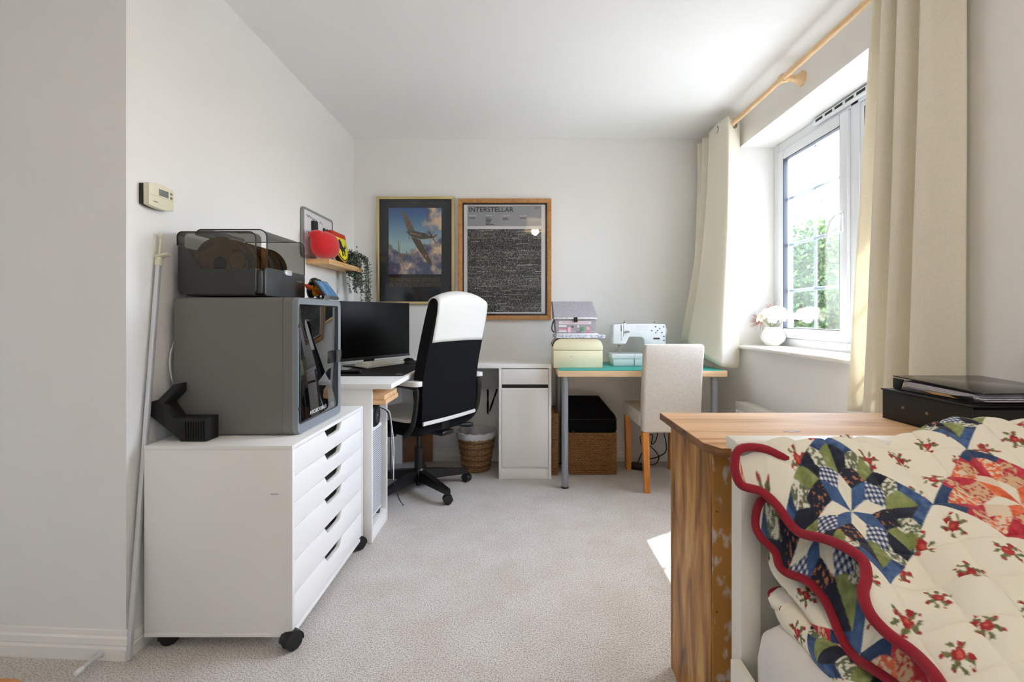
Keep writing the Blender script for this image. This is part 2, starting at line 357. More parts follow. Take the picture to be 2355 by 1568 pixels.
t = thing('aluminium_pole', 'long square aluminium pole leaning in the wall corner', 'pole', (-1.216, 1.444, 0))
b = B(); p0, p1 = Vector((-1.2165, 1.445, .004)), Vector((-1.2225, 1.573, 1.26)); d = p1 - p0
q = d.to_track_quat('Z', 'Y').to_matrix().to_4x4()
b.box((-.0065, -.0065, 0), (.0065, .0065, d.length), .0012, mat=Matrix.Translation(p0) @ q); b.out('tube', alu_m, t)
crm_m = M('cream_plastic', (222, 220, 196), .45)
b = B(); b.box((-.0085, -.0085, -.02), (.0085, .0085, .012), .002, mat=Matrix.Translation(p1) @ q)
b.box((-.004, -.003, .01), (.004, .003, .085), .0015, mat=Matrix.Translation(p1) @ q)
b.sph(p1 + Vector((.002, .004, .085)), .007, 10)
b.prism([(-.008, 0), (.03, .012), (.035, .02), (-.002, .012)], -.012, .012, Matrix.Translation(p1 + Vector((0, 0, .004))) @ frame((0, 0, 0), (1, 0, 0), (0, .2, 1)), .001)
b.out('end_clip', crm_m, t, label='cream plastic clip')
t = thing('door_stop', 'white rod door stop fixed to the skirting', 'door stop', (-1.304, 1.445, 0))
B().lathe([(.012, 0), (.012, .004), (.0075, .008), (.006, .05), (.0055, .068)], mat=frame((-1.304, 1.4475, .022), (1, 0, 0), (0, 0, 1)) ).out('rod', M('pale_grey_plastic', (206, 208, 210), .4), t)
B().lathe([(.0065, .062), (.0075, .066), (.0075, .082), (.006, .085), (.0025, .086)], mat=frame((-1.304, 1.4475, .022), (1, 0, 0), (0, 0, 1))).out('rubber_tip', M('white_rubber', (226, 228, 228), .6), t)
t = thing('wooden_stool', 'orange-brown wooden stool with rounded corners at the lower left', 'stool', (-1.0, .62, 0))
stw = woodm('honey_pine', (190, 124, 44), (170, 104, 34), (140, 80, 26), (3, 30, 30), .35)
B().prism(rrect(.34, .34, .06, 6, -.985, .632), .42, .45, bev=.008).out('seat', stw, t)
for sx in (-1, 1):
    for sy in (-1, 1): B().cyl((-.985 + sx * .14, .632 + sy * .14, 0), (-.985 + sx * .11, .632 + sy * .11, .425), .016, .02).out('leg', stw, t)
# ---------------------------------------------------------------- white drawer unit on castors
CX0, CX1, CY0, CY1, CZ0, CZ1 = -1.206, -.731, 1.49, 2.157, .042, .655
t = thing('drawer_unit', 'white six-drawer unit on black castors under the printer', 'drawer unit', (-.97, 1.82, 0))
b = B(); b.box((CX0, CY0, CZ1 - .014), (CX1, CY1, CZ1), .0012); b.out('top_panel', lam_m, t)
for y in (CY0 + .0008, CY1 - .0168): B().box((CX0, y, CZ0 + .014), (CX1, y + .016, CZ1 - .0142), .0008).out('side_panel', lam_m, t)
B().box((CX0, CY0, CZ0), (CX1, CY1, CZ0 + .0138), .001).out('bottom_panel', lam_m, t)
B().box((CX0, CY0 + .017, CZ0 + .014), (CX0 + .006, CY1 - .017, CZ1 - .014), 0).out('back_panel', lam_m, t)
ZB = [.639, .552, .466, .384, .276, .168, .058]
for i in range(6):
    z1, z0 = ZB[i], ZB[i + 1] + .0018; y0, y1 = CY0 + .0185, CY1 - .0185; m = 1.824
    poly = [(y0, z0), (y1, z0), (y1, z1), (m + .083, z1), (m + .062, z1 - .026), (m + .052, z1 - .03), (m - .052, z1 - .03), (m - .062, z1 - .026), (m - .083, z1), (y0, z1)]
    d = B().prism(poly, CX1 - .017, CX1 - .001, frame((0, 0, 0), (0, 1, 0), (0, 0, 1)), .0006).out('drawer', lam_m, t)
    b = B(); b.box((CX0 + .03, y0 + .012, z0 + .01), (CX1 - .018, y0 + .024, z1 - .035), 0); b.box((CX0 + .03, y1 - .024, z0 + .01), (CX1 - .018, y1 - .012, z1 - .035), 0)
    b.box((CX0 + .03, y0 + .012, z0 + .008), (CX1 - .018, y1 - .012, z0 + .014), 0); b.out('drawer_box', lam_m, d)
def castor(name, x, y, z, parent, r=.021, ang=0):
    b = B(); m = Matrix.Translation((x, y, r)) @ Matrix.Rotation(ang, 4, 'Z')
    for s in (-1, 1):
        p0, p1 = m @ Vector((0, s * .004, 0)), m @ Vector((0, s * .019, 0)); b.cyl(p0, p1, r, r * .93, 20)
    b.cyl((x, y, r), (x, y, z + .002), .006)
    n = 9; pts = [(r * 1.12 * math.cos(R(-10 + 190 * k / n)), r * 1.12 * math.sin(R(-10 + 190 * k / n))) for k in range(n + 1)]
    pts += [(r * .95 * math.cos(R(180 - 190 * k / n)), r * .95 * math.sin(R(180 - 190 * k / n))) for k in range(n + 1)]
    b.prism(pts, -.02, .02, m @ Matrix.Rotation(R(90), 4, 'X'), .001)
    return b.out(name, blk_m, parent)
for x, y, a in ((CX0 + .056, CY0 + .034, .75), (CX1 - .006, CY0 + .008, 1.0), (CX0 + .065, CY1 - .04, .3), (CX1 - .012, CY1 - .02, .9)): castor('castor', x, y, CZ0 + .012, t, .029, a)
B().box((-.80, CY0 - .0006, .500), (-.775, CY0 + .001, .5012), 0).out('scratch', M('scratch_grey', (92, 90, 84), .8), t)
# ---------------------------------------------------------------- enclosed printer
PX0, PX1, PY0, PY1, PZ0, PZ1 = -1.198, -.771, 1.609, 1.996, .657, 1.136
grey_m = M('warm_grey_powdercoat', (112, 112, 106), .5, bump=(600, .05), spec=.4)
bez_m = M('blue_grey_bezel', (126, 132, 138), .38)
door_m = M('black_glass', (7, 8, 9), .03, spec=.8, coat=.4)
t = thing('enclosed_printer', 'grey box-shaped 3d printer with black glass door', 'printer', ((PX0 + PX1) / 2, 1.8, PZ0))
fX = frame((0, 0, 0), (0, 1, 0), (0, 0, 1)); pcy, pcz, pw, ph = (PY0 + PY1) / 2, (PZ0 + PZ1) / 2, PY1 - PY0, PZ1 - PZ0
b = B(); b.prism(rrect(pw, ph, .016, 5, pcy, pcz), PX0, PX1 - .052, fX); b.out('housing', grey_m, t)
b = B(); b.prism(rrect(pw, ph, .02, 6, pcy, pcz), PX1 - .051, PX1 - .02, fX); b.out('front_shell', grey_m, t)
o_, i_ = rrect(pw, ph, .024, 6, pcy, pcz), rrect(pw - .034, ph - .055, .014, 6, pcy + .001, pcz + .004)
m_ = rrect(pw - .004, ph - .004, .022, 6, pcy, pcz)
b = B(); b.rings([[fX @ Vector((u, v_, x)) for u, v_ in q_] for q_, x in ((o_, PX1 - .0195), (o_, PX1 - .006), (m_, PX1), (i_, PX1 - .004), (i_, PX1 - .012))], cap=False)
b.out('bezel', bez_m, t)
d = B().prism(rrect(pw - .036, ph - .057, .013, 6, pcy + .001, pcz + .004), PX1 - .018, PX1 - .006, fX, .001).out('door', door_m, t, label='black reflective glass door')
B().box((PX1 - .008, PY0 + .02, PZ0 + .04), (PX1 - .002, PY0 + .03, PZ1 - .035), .002).out('hinge_strip', M('dark_teal_trim', (22, 34, 38), .25), d)
for z in (PZ1 - .10, PZ0 + .09): B().box((PX1 - .003, PY0 + .008, z - .006), (PX1 + .001, PY0 + .016, z + .006), .001).out('hinge', blk_m, d)
B().box((PX1 - .004, PY1 - .045, .874), (PX1 + .004, PY1 + .002, .928), .003).out('door_handle', clear('clear_acrylic', (205, 205, 205), .12), d, label='clear plastic pull')
text('ANYCUBIC KOBRA S1', frame((PX1 - .0055, 1.715, .706), (0, 1, 0), (0, 0, 1)), .145, M('white_print', (226, 226, 226), .6), d, .014, depth=.0003)
for x in (PX0 + .05, PX1 - .06):
    for y in (PY0 + .05, PY1 - .05): B().cyl((x, y, PZ0 - .0025), (x, y, PZ0 + .01), .012).out('foot', blk_m, t)
# its tilted touch screen
b = B(); ms = frame((-.776, 1.93, PZ1 + .006), (0, 1, 0), (-.6, 0, .8))
b.box((-.062, 0, -.008), (.062, .092, .004), .004, mat=ms); s_ = b.out('screen_case', M('dark_grey_abs', (74, 76, 76), .4), t)
B().box((-.054, .012, .0038), (.054, .084, .0052), .001, mat=ms).out('display', M('display_blue', (40, 66, 92), .08, emit=((60, 100, 140), .25)), s_, label='blue lit touch display')
B().cyl((-.776, 1.862, PZ1 + .009), (-.776, 1.872, PZ1 + .009), .0105).out('hinge_knob', chrome_m, s_)
b = B(); b.box((-.052, .088, -.03), (.0, .098, .006), .003, mat=ms); b.out('camera_pod', blk_m, s_)
# small flame-coloured figure behind the dryer
t = thing('flame_figure', 'small orange and yellow flame-shaped toy on black base', 'figurine', (-.86, 1.965, PZ1))
b = B(); b.box((-.905, 1.955, PZ1 + .0005), (-.855, 1.99, PZ1 + .012), .003); b.out('base', pap_m, t)
b = B(); b.sph((-.888, 1.975, PZ1 + .045), (.02, .016, .038), 14); b.sph((-.875, 1.975, PZ1 + .08), (.022, .016, .018), 12); b.out('body', blk_m, t)
for i, (a, ln, c) in enumerate(((60, .05, 0), (20, .045, 1), (-25, .05, 0), (100, .04, 1), (145, .04, 0), (-60, .035, 1))):
    dr = Vector((math.cos(R(a)), -.25, math.sin(R(a)))).normalized(); c0 = Vector((-.872, 1.958, PZ1 + .045))
    B().tube([c0, c0 + dr * ln * .35, c0 + dr * ln * .75, c0 + dr * ln], [.004, .01, .009, .001], 8).out('flame_petal', M('flame_orange', (236, 84, 22), .5) if c == 0 else M('flame_yellow', (248, 182, 40), .5), t)
b = B()
for i in range(26): b.sph((-.838 + random.uniform(-.018, .018), 1.965 + random.uniform(-.01, .01), PZ1 + .006 + random.uniform(0, .03)), .006, 6, mi=i % 2)
b.out('mottled_tail', [blk_m, pap_m], t)
# ---------------------------------------------------------------- filament dryer box on top
AX0, AX1, AY0, AY1, AZ0 = -1.195, -.90, 1.62, 1.94, 1.141
smk_m = clear('smoked_acrylic', (152, 150, 144), .05)
ace_m = M('charcoal_textured_abs', (52, 52, 50), .5, bump=(700, .15))
t = thing('filament_dryer', 'charcoal filament dryer with smoked clear lid on printer', 'filament dryer', ((AX0 + AX1) / 2, 1.78, PZ1))
xs = lambda p: (p[0], p[1])
fY = frame((0, 0, 0), (1, 0, 0), (0, 0, 1))          # local (x, z, -y)
prof = [(-1.185, 1.146), (-1.195, 1.16), (-1.195, 1.315), (-1.174, 1.315), (-1.112, 1.2365), (-.922, 1.2365), (-.922, 1.16), (-.932, 1.146)]
for ya, yb in ((AY0, AY0 + .01), (AY1 - .01, AY1)): B().prism(prof, -yb, -ya, fY, .003).out('end_wall', ace_m, t)
b = B(); b.box((-1.17, AY0 + .01, AZ0 + .001), (-.93, AY1 - .01, AZ0 + .014), .002); b.box((-1.193, AY0 + .01, AZ0 + .012), (-1.187, AY1 - .01, 1.312), .001); b.out('tray', ace_m, t)
b = B(); b.box((-.93, AY0 + .008, AZ0 + .008), (-.905, AY1 - .006, 1.232), .006, seg=3); b.out('front_base', M('charcoal_gloss', (58, 60, 62), .35), t)
fp = B().prism(rrect(.30, .10, .012, 5, 1.785, 1.192), -.906, -.896, fX, .003).out('front_panel', M('charcoal_gloss', (58, 60, 62), .35), t)
B().prism(rrect(.052, .02, .0095, 6, 1.786, 1.2355), -.897, -.889, fX, .0015).out('latch', alu_m, fp, label='silver latch')
text('ANYCUBIC', frame((-.8955, 1.865, 1.206), (0, 1, 0), (0, 0, 1)), .04, M('white_print', (226, 226, 226), .6), fp, .006)
text('ACE', frame((-.8955, 1.91, 1.206), (0, 1, 0), (0, 0, 1)), .018, M('red_print', (206, 60, 40), .6), fp, .006)
def lidprofile(x0, x1, ztop, zb_back, zb_front, r, n=6):
    p = [(x0, zb_back)]
    for k in range(n + 1): a = R(180 - 90 * k / n); p.append((x0 + r + r * math.cos(a), ztop - r + r * math.sin(a)))
    for k in range(n + 1): a = R(90 - 90 * k / n); p.append((x1 - r * 1.4 + r * 1.4 * math.cos(a), ztop - r * 1.4 + r * 1.4 * math.sin(a)))
    p.append((x1, zb_front)); return p
def shell(b, pr, y0, y1, th=.003):
    inn = [(x - (x + 1.05) / abs(x + 1.05) * th if abs(x + 1.05) > .02 else x, z - th) for x, z in pr]
    b.rings([[Vector((x, y0, z)) for x, z in pr] , [Vector((x, y1, z)) for x, z in pr]], closed=False, cap=False)
b = B(); lp = lidprofile(-1.152, -.899, 1.377, 1.36, 1.2375, .02); shell(b, lp, AY0 + .03, AY1 - .004)
lid = b.out('lid', smk_m, t, label='smoked clear plastic lid')
b = B(); lp2 = lidprofile(-1.1945, -.921, 1.3635, 1.316, 1.2375, .016)
ends = [(-1.1945, 1.316), (-1.174, 1.316), (-1.112, 1.2375)]
full = lp2 + [(-1.112, 1.2375), (-1.174, 1.316)]
f_ = b.bm.faces.new([b.bm.verts.new((x, AY0 + .0005, z)) for x, z in full[::-1]]); b.out('lid_end', smk_m, t)
b = B(); shell(b, lidprofile(-1.1945, -.921, 1.3635, 1.316, 1.2375, .016), AY0, AY0 + .034); b.out('lid_rim', smk_m, t)
B().tube([Vector((x, AY0 - .001, z)) for x, z in lp2], .0022, 6).out('lid_edge', M('dark_lid_edge', (24, 24, 23), .3), lid)
b = B(); b.tube([Vector((x, AY0 + .03, z)) for x, z in lp], .0022, 6)
b.out('lid_edge', M('dark_lid_edge', (24, 24, 23), .3), lid)
B().tube([Vector((x, AY1 - .004, z)) for x, z in lp], .002, 6).out('lid_edge', MT['dark_lid_edge'], lid)
sp_m = M('brown_cardboard', (196, 150, 96), .8, var=(30, (178, 132, 82)))
for i, (y, fc) in enumerate(((1.638, (40, 40, 42)), (1.715, (96, 60, 42)), (1.792, (150, 148, 140)), (1.866, (52, 50, 48)))):
    lab = ['brown cardboard filament spool nearest in the dryer, with red print', 'brown cardboard filament spool second from the near end of the dryer', 'pale grey filament spool third from the near end of the dryer', 'dark filament spool at the far end of the dryer'][i]
    s_ = thing('filament_spool', lab, 'spool', (-1.058, y, 1.157), group='spools inside the filament dryer'); c0 = Vector((-1.058, y, 1.255))
    for k, yy in enumerate((y, y + .056)):
        pr = [(.026, 0), (.094, 0), (.094, .003), (.026, .003)]
        B().lathe(pr + [pr[0]], mat=frame((c0.x, yy, c0.z), (1, 0, 0), (0, 0, -1)), seg=40).out('flange', sp_m, s_)
    B().lathe([(.03, .003), (.08, .003), (.08, .056), (.03, .056), (.03, .003)], mat=frame(c0, (1, 0, 0), (0, 0, -1)), seg=36).out('filament_winding', M('filament_%d' % i, fc, .4), s_)
    B().cyl((c0.x, y + .004, c0.z), (c0.x, y + .054, c0.z), .0255).out('hub', blk_m, s_)
    if i == 0:
        rm = Matrix.Rotation(R(22), 4, 'Y').inverted()
        text('ELEGOO', Matrix.Translation((c0.x - .07, y - .0008, c0.z + .042)) @ Matrix.Rotation(R(-25), 4, 'Y') @ frame((0, 0, 0), (1, 0, 0), (0, 0, 1)), .058, ink_m, s_, .013)
        B().cyl((c0.x + .048, y - .001, c0.z + .045), (c0.x + .048, y, c0.z + .045), .007).out('red_mark', M('red_print', (206, 60, 40), .6), s_)
        B().tube([Vector((c0.x + .062 + .032 * math.cos(k * .5), y - .001, c0.z + .012 + .036 * math.sin(k * .5))) for k in range(13)], .0012, 5).out('filament_loop', blk_m, s_)
# ---------------------------------------------------------------- black waste chute and feed tubes behind the printer
pts = [(450, 1017), (416, 1016), (380, 985), (345, 957), (338, 926), (363, 919), (398, 884), (398, 905), (374, 930), (397, 962), (474, 962), (474, 1010)]
pl = [((x - CX) * 1.535 / F, H - (y - CY) * 1.535 / F) for x, y in pts]; pl[0] = (pl[0][0], .6565); pl[1] = (pl[1][0], .6565); pl[11] = (pl[11][0], .6565); pl = [(max(x, -1.232), z) for x, z in pl]
t = thing('waste_chute', 'black plastic chute tray on the drawer unit behind the printer', 'plastic chute', (-1.1, 1.57, CZ1))
mk_m = M('matt_black_print', (18, 18, 17), .7)
B().prism(pl, -1.598, -1.537, fY, .001).out('chute', mk_m, t)
for i in range(9):
    x = -1.108 + i * .0085; B().box((x, 1.533, .662), (x + .003, 1.538, .722), .0005).out('rib', mk_m, t)
t = thing('feed_tubes', 'loops of white plastic feed tube between printer and left wall', 'tube', (-1.215, 1.68, .66))
for dx, top in ((0, 1.05), (.004, 1.03)):
    B().tube([(-1.212 + dx, 1.74, 1.13), (-1.213 + dx, 1.68, top), (-1.215 + dx * 2, 1.615 + dx * 3, .94), (-1.214 + dx, 1.63 + dx * 3, .83), (-1.212, 1.70, .78)], .0026, 8, smooth=8).out('tube', M('milky_ptfe', (214, 216, 214), .35), t)
# ---------------------------------------------------------------- oak shelf and what stands on it
SY0, SY1, SXF, SZ0, SZ1 = 2.675, 3.234, -1.10, 1.372, 1.4025
B().box((XL, SY0, SZ0), (SXF, SY1, SZ1), .0015).out('wall_shelf', oak_m, label='light oak floating shelf on the left wall', cat='shelf', origin=(XL, 2.95, SZ0))
t = thing('whiteboard', 'small grey-framed whiteboard with black magnets leaning on shelf', 'whiteboard', (-1.2, 2.8, SZ1))
wm = frame((-1.222, 2.605, SZ1 + .002), (0, 1, 0), (-.005, 0, 1)); WW, WH = .42, .285
b = B(); oo, ii = rrect(WW, WH, .022, 6, WW / 2, WH / 2), rrect(WW - .026, WH - .026, .012, 6, WW / 2, WH / 2)
b.rings([[wm @ Vector((u, v_, z)) for u, v_ in q_] for q_, z in ((oo, -.007), (oo, .005), (ii, .007), (ii, .001))], cap=False); b.out('frame', M('grey_plastic_frame', (142, 146, 148), .4), t)
B().prism(rrect(WW - .02, WH - .02, .014, 6, WW / 2, WH / 2), -.006, .002, wm).out('board', M('whiteboard_gloss', (232, 232, 236), .18), t)
for u, v_ in ((.285, .197), (.33, .197), (.308, .158)): B().cyl(wm @ Vector((u, v_, .002)), wm @ Vector((u, v_, .008)), .0165, .0155, 20).out('magnet', M('magnet_black', (26, 28, 30), .4), t)
B().box((.12, .10, .002), (.175, .215, .022), .004, mat=wm @ Matrix.Rotation(R(4), 4, 'Z')).out('eraser', blk_m, t)
b = B()
for k, (u0, v0, n) in enumerate(((.04, .245, 12), (.21, .238, 5), (.05, .15, 6), (.06, .12, 5))):
    pp = []; rr_ = random.Random(k + 3)
    for i in range(n * 3): pp.append(wm @ Vector((u0 + i * .0042, v0 - i * .0004 + rr_.uniform(-.009, .009), .0026)))
    b.tube(pp, .0009, 4)
b.out('marker_scribble', ink_m, t)
t = thing('boxing_glove', 'plush bright red boxing glove standing on the shelf', 'boxing glove', (-1.15, 2.74, SZ1))
red_m = M('red_velour', (206, 16, 22), .8, bump=(500, .2), sheen=.3)
def glove(c, r, name, sq=2.4, lump=0):
    a = np.linspace(-math.pi / 2, math.pi / 2, 26); o = np.linspace(0, 2 * math.pi, 41); A, O = np.meshgrid(a, o, indexing='ij')
    pw_ = lambda v, e: np.sign(v) * np.abs(v) ** e
    x, y, z = pw_(np.cos(A), 2 / sq) * pw_(np.cos(O), 2 / sq), pw_(np.cos(A), 2 / sq) * pw_(np.sin(O), 2 / sq), pw_(np.sin(A), 2 / sq)
    y = y + lump * (z > 0) * z * -.25; k = 1 + .04 * np.sin(3 * O + 1) * np.cos(A)
    sheet(name, np.stack([c[0] + r[0] * x * k, c[1] + r[1] * y * k, c[2] + r[2] * z], -1), red_m, parent=t)
glove((-1.132, 2.695, SZ1 + .077), (.066, .105, .077), 'glove_body', 2.5, .3)
glove((-1.152, 2.640, SZ1 + .122), (.042, .055, .034), 'thumb', 2.2)

t = thing('shield_plaque', 'yellow and black shield plaque with black horse and red trim', 'plaque', (-1.15, 2.95, SZ1))
hm = frame((-1.116, 2.845, SZ1 + .004), (.02, 1, 0), (-.26, -.05, 1)) @ Matrix.Scale(1.36, 4, (1, 0, 0))
SHD = [(0, .19), (.16, .19), (.165, .12), (.15, .06), (.12, .02), (.082, 0), (.045, .02), (.014, .06), (0, .12)]
B().prism(SHD, -.03, -.004, hm, .003).out('back_board', blk_m, t)
sc_ = lambda s, dx=0, dy=0: [((x - .0825) * s + .0825 + dx, (y - .1) * s + .1 + dy) for x, y in SHD]
B().prism(sc_(.97), -.0045, 0, hm, .001).out('yellow_border', M('gold_yellow', (222, 170, 40), .4), t)
B().prism(sc_(.9), -.001, .0015, hm).out('black_border', blk_m, t)
B().prism(sc_(.82), 0, .003, hm).out('yellow_field', M('emblem_yellow', (236, 222, 40), .4), t)
B().box((.0, .168, -.03), (.162, .20, .006), .004, mat=hm).out('red_band', M('band_red', (196, 52, 30), .4), t)
HORSE = [(.066, .05), (.074, .066), (.066, .082), (.056, .09), (.048, .104), (.038, .098), (.03, .106), (.038, .116), (.05, .116), (.056, .126), (.046, .134), (.05, .142), (.062, .14), (.068, .154), (.08, .164), (.084, .152), (.094, .142), (.092, .122), (.104, .106), (.118, .112), (.126, .128), (.134, .12), (.128, .102), (.112, .092), (.116, .076), (.104, .064), (.106, .048), (.096, .04), (.094, .054), (.098, .068), (.088, .08), (.082, .07), (.084, .052), (.078, .04), (.068, .038)]
B().prism([(x, y * .92 + .008) for x, y in HORSE], .002, .0042, hm).out('horse_emblem', blk_m, t, label='black rearing horse')
t = thing('trailing_plant', 'grey-green trailing plant hanging off the far shelf end', 'plant', (-1.15, 3.16, SZ1))
B().lathe([(.03, 0), (.038, .05), (.036, .05), (.03, .045)], c=(-1.165, 3.16, SZ1)).out('pot', M('dark_pot', (52, 54, 50), .6), t)
lf = [M('sage_leaf', (92, 106, 88), .6), M('sage_leaf_dark', (58, 70, 58), .6), M('sage_leaf_pale', (128, 140, 122), .6)]
bl, bs = B(), B(); rr_ = random.Random(5)
def leaf(b, p, d, ln, wd, mi):
    d = Vector(d).normalized(); s = d.cross(Vector((rr_.uniform(-1, 1), rr_.uniform(-1, 1), rr_.uniform(-.5, 1)))).normalized() * wd; n = d.cross(s).normalized() * ln * .12
    vs_ = [b.bm.verts.new(p), b.bm.verts.new(p + d * ln * .5 + s - n), b.bm.verts.new(p + d * ln), b.bm.verts.new(p + d * ln * .5 - s - n)]
    f = b.bm.faces.new(vs_); f.material_index = mi
for k in range(30):
    a = rr_.uniform(0, 2 * math.pi); base = Vector((-1.165, 3.16, SZ1 + .04)); rad = rr_.uniform(.03, .085)
    hang = rr_.uniform(.02, .18) if k < 21 else rr_.uniform(.24, .335)
    ex = -1.165 + abs(math.cos(a)) * rad * .9 if k < 21 else rr_.uniform(-1.12, -1.06); ey = 3.17 + math.sin(a) * rad * 1.2 if k < 21 else rr_.uniform(3.20, 3.30)
    path = crv([base, (base + Vector((ex, ey, SZ1 + .07))) / 2 + Vector((0, 0, .03)), Vector((ex, ey, SZ1 + .045)), Vector((ex + .006, ey + .01, SZ1 - hang * .5)), Vector((ex + .008, ey + .012, SZ1 - hang))], 9)
    bs.tube(path, .0011, 4)
    for p in path[2:]:
        for q_ in range(3): leaf(bl, p, (rr_.uniform(-1, 1), rr_.uniform(-1, 1), rr_.uniform(-.7, .6)), rr_.uniform(.012, .022), rr_.uniform(.003, .0055), rr_.randrange(3))
for k in range(230):
    p = Vector((-1.165 + rr_.gauss(.01, .026), 3.16 + rr_.gauss(0, .04), SZ1 + .055 + abs(rr_.gauss(0, .03)))); leaf(bl, p, (rr_.uniform(-1, 1), rr_.uniform(-1, 1), rr_.uniform(-.3, 1)), .024, .006, rr_.randrange(3))
bs.out('stems', lf[1], t); bl.out('leaves', lf, t, kind='stuff')
# ---------------------------------------------------------------- desk along the left wall
DX1, DY0 = -.605, 2.18
t = thing('side_desk', 'white desk along the left wall with open computer cubby', 'desk', (-.92, 2.8, 0))
B().box((XL + .002, DY0, .728), (DX1, YB - .002, .752), .0015).out('desktop', lam_m, t)
for y in (2.19, 2.432): B().box((XL + .018, y, 0), (-.70, y + .018, .728), .001).out('side_panel', lam_m, t)
B().box((XL + .02, 2.208, .05), (-.702, 2.432, .068), .001).out('cubby_floor', lam_m, t)
B().box((-.718, 2.208, 0), (-.702, 2.432, .0495), .001).out('plinth', lam_m, t)
B().box((XL + .02, 2.208, .07), (XL + .03, 2.432, .728), 0).out('back_board', lam_m, t)
B().box((XL + .018, 3.38, 0), (-.862, 3.398, .728), .001).out('side_panel', lam_m, t)
t = thing('back_desk', 'white desk under the posters with drawer and cupboard', 'desk', (-.2, 3.25, 0))
MY0 = 3.052
B().box((DX1 + .001, MY0, .728), (.202, YB - .002, .756), .0015).out('desktop', lam_m, t)
for x in (-.1425, .184): B().box((x, MY0, 0), (x + .018, YB - .018, .728), .001).out('side_panel', lam_m, t)
B().box((DX1 + .004, 3.395, .555), (-.1435, 3.41, .728), .001).out('rear_rail', M('grey_laminate', (196, 196, 192), .5), t)
B().box((-.1245, MY0 + .012, 0), (.184, MY0 + .026, .064), .001).out('plinth', lam_m, t)
B().box((-.1245, MY0 + .014, .064), (.184, YB - .03, .08), .001).out('cupboard_floor', lam_m, t)
B().box((-.1245, 3.39, .08), (.184, 3.40, .728), 0).out('back_board', lam_m, t)
B().box((-.122, MY0 + .001, .6225), (.1815, MY0 + .017, .7225), .0012).out('drawer', lam_m, t)
B().box((-.1225, MY0 + .012, .598), (.182, MY0 + .03, .6225), 0).out('grip_gap', M('black_recess', (22, 22, 22), .6), t)
B().box((-.122, MY0 + .001, .0815), (.1815, MY0 + .017, .598), .0012).out('cupboard_door', lam_m, t)
# two black tapered handles stored under the back desk
for i, (a, b_, lab) in enumerate((((1122, 896), (1122, 951), 'black upright handle hung left under the back desk'), ((1143, 895), (1126, 945), 'black slanted handle hung right under the back desk'))):
    yy = 3.388; p0, p1 = P(a[0], a[1], yy), P(b_[0], b_[1], yy); q = (p1 - p0)
    r_ = [.0125, .0125, .010, .015, .014, .009]; B().tube([p0 + q * k / 5 for k in range(6)], r_, 10, flat=(1, .5)).out('hanging_handle', blkf_m, label=lab, cat='handle', origin=p1)
B().box((-.858, 3.415, .002), (-.645, 3.428, .42), .001).out('brown_board', M('hardboard', (150, 112, 82), .8, var=(8, (132, 96, 70))), label='brown hardboard sheet standing against the far wall behind office chair', cat='board', origin=(-.75, 3.42, 0))
# computer tower
t = thing('computer_tower', 'white mesh-fronted computer tower inside the desk cubby', 'computer', (-.92, 2.3, .068))
def meshfront():
    m = bpy.data.materials.new('perforated_white'); m.use_nodes = True; n, l = m.node_tree.nodes, m.node_tree.links; b = n['Principled BSDF']; b.inputs['Roughness'].default_value = .4
    tc = n.new('ShaderNodeTexCoord'); v = n.new('ShaderNodeTexVoronoi'); v.inputs['Scale'].default_value = 95; v.inputs['Randomness'].default_value = 0
    l.new(tc.outputs['Object'], v.inputs['Vector']); r = n.new('ShaderNodeValToRGB'); e = r.color_ramp.elements
    e[0].position = .33; e[0].color = rgba((60, 64, 68)); e[1].position = .40; e[1].color = rgba((226, 228, 230)); l.new(v.outputs['Distance'], r.inputs[0]); l.new(r.outputs[0], b.inputs['Base Color']); return m
slate_m = M('slate_steel', (64, 78, 88), .45)
B().box((-1.17, 2.214, .085), (-.722, 2.4, .522), .004).out('case', slate_m, t)
B().box((-.722, 2.217, .10), (-.712, 2.386, .53), .003).out('front_frame', M('white_metal', (224, 228, 230), .4), t)
B().box((-.7125, 2.225, .115), (-.7105, 2.377, .515), 0).out('front_mesh', meshfront(), t, label='white perforated front')
for x in (-1.13, -.76):
    for y in (2.235, 2.38): B().box((x, y - .012, .068), (x + .04, y + .012, .086), .003).out('foot', slate_m, t)
t = thing('black_speaker', 'round-ended black speaker lying on the computer tower', 'speaker', (-.78, 2.3, .522))
b = B(); sm = frame((-.90, 2.302, .582), (0, 1, 0), (0, 0, 1))
b.prism(rrect(.115, .112, .045, 6, 0, 0), 0, .19, sm, .008, seg=3); b.out('body', blk_m, t)
b = B(); b.lathe([(.042, .19), (.042, .194), (.034, .196), (.02, .193), (.0, .192)], mat=sm); b.out('end_cap', M('dark_rubber', (30, 31, 32), .6), t)
B().prism([(-.006, -.008), (.008, -.002), (-.002, .002), (.004, .01), (-.01, 0), (-.001, -.003)], .1925, .1945, sm).out('logo', M('pale_print', (150, 150, 150), .5), t)
pine_m = woodm('raw_pine', (232, 194, 150), (222, 178, 132), (204, 152, 106), (3, 50, 50), .6)
for i, (z0, z1, x1, lab) in enumerate(((.649, .671, -.640, 'lower of two raw pine offcuts wedged under the side desk'), (.6715, .694, -.646, 'upper of two raw pine offcuts wedged under the side desk'))):
    B().box((-1.0, 2.2085, z0), (x1, 2.4315, z1), .0015).out('pine_offcut', pine_m, label=lab, cat='wood offcut', origin=(-.8, 2.3, z0), group='pine offcuts under the side desk')
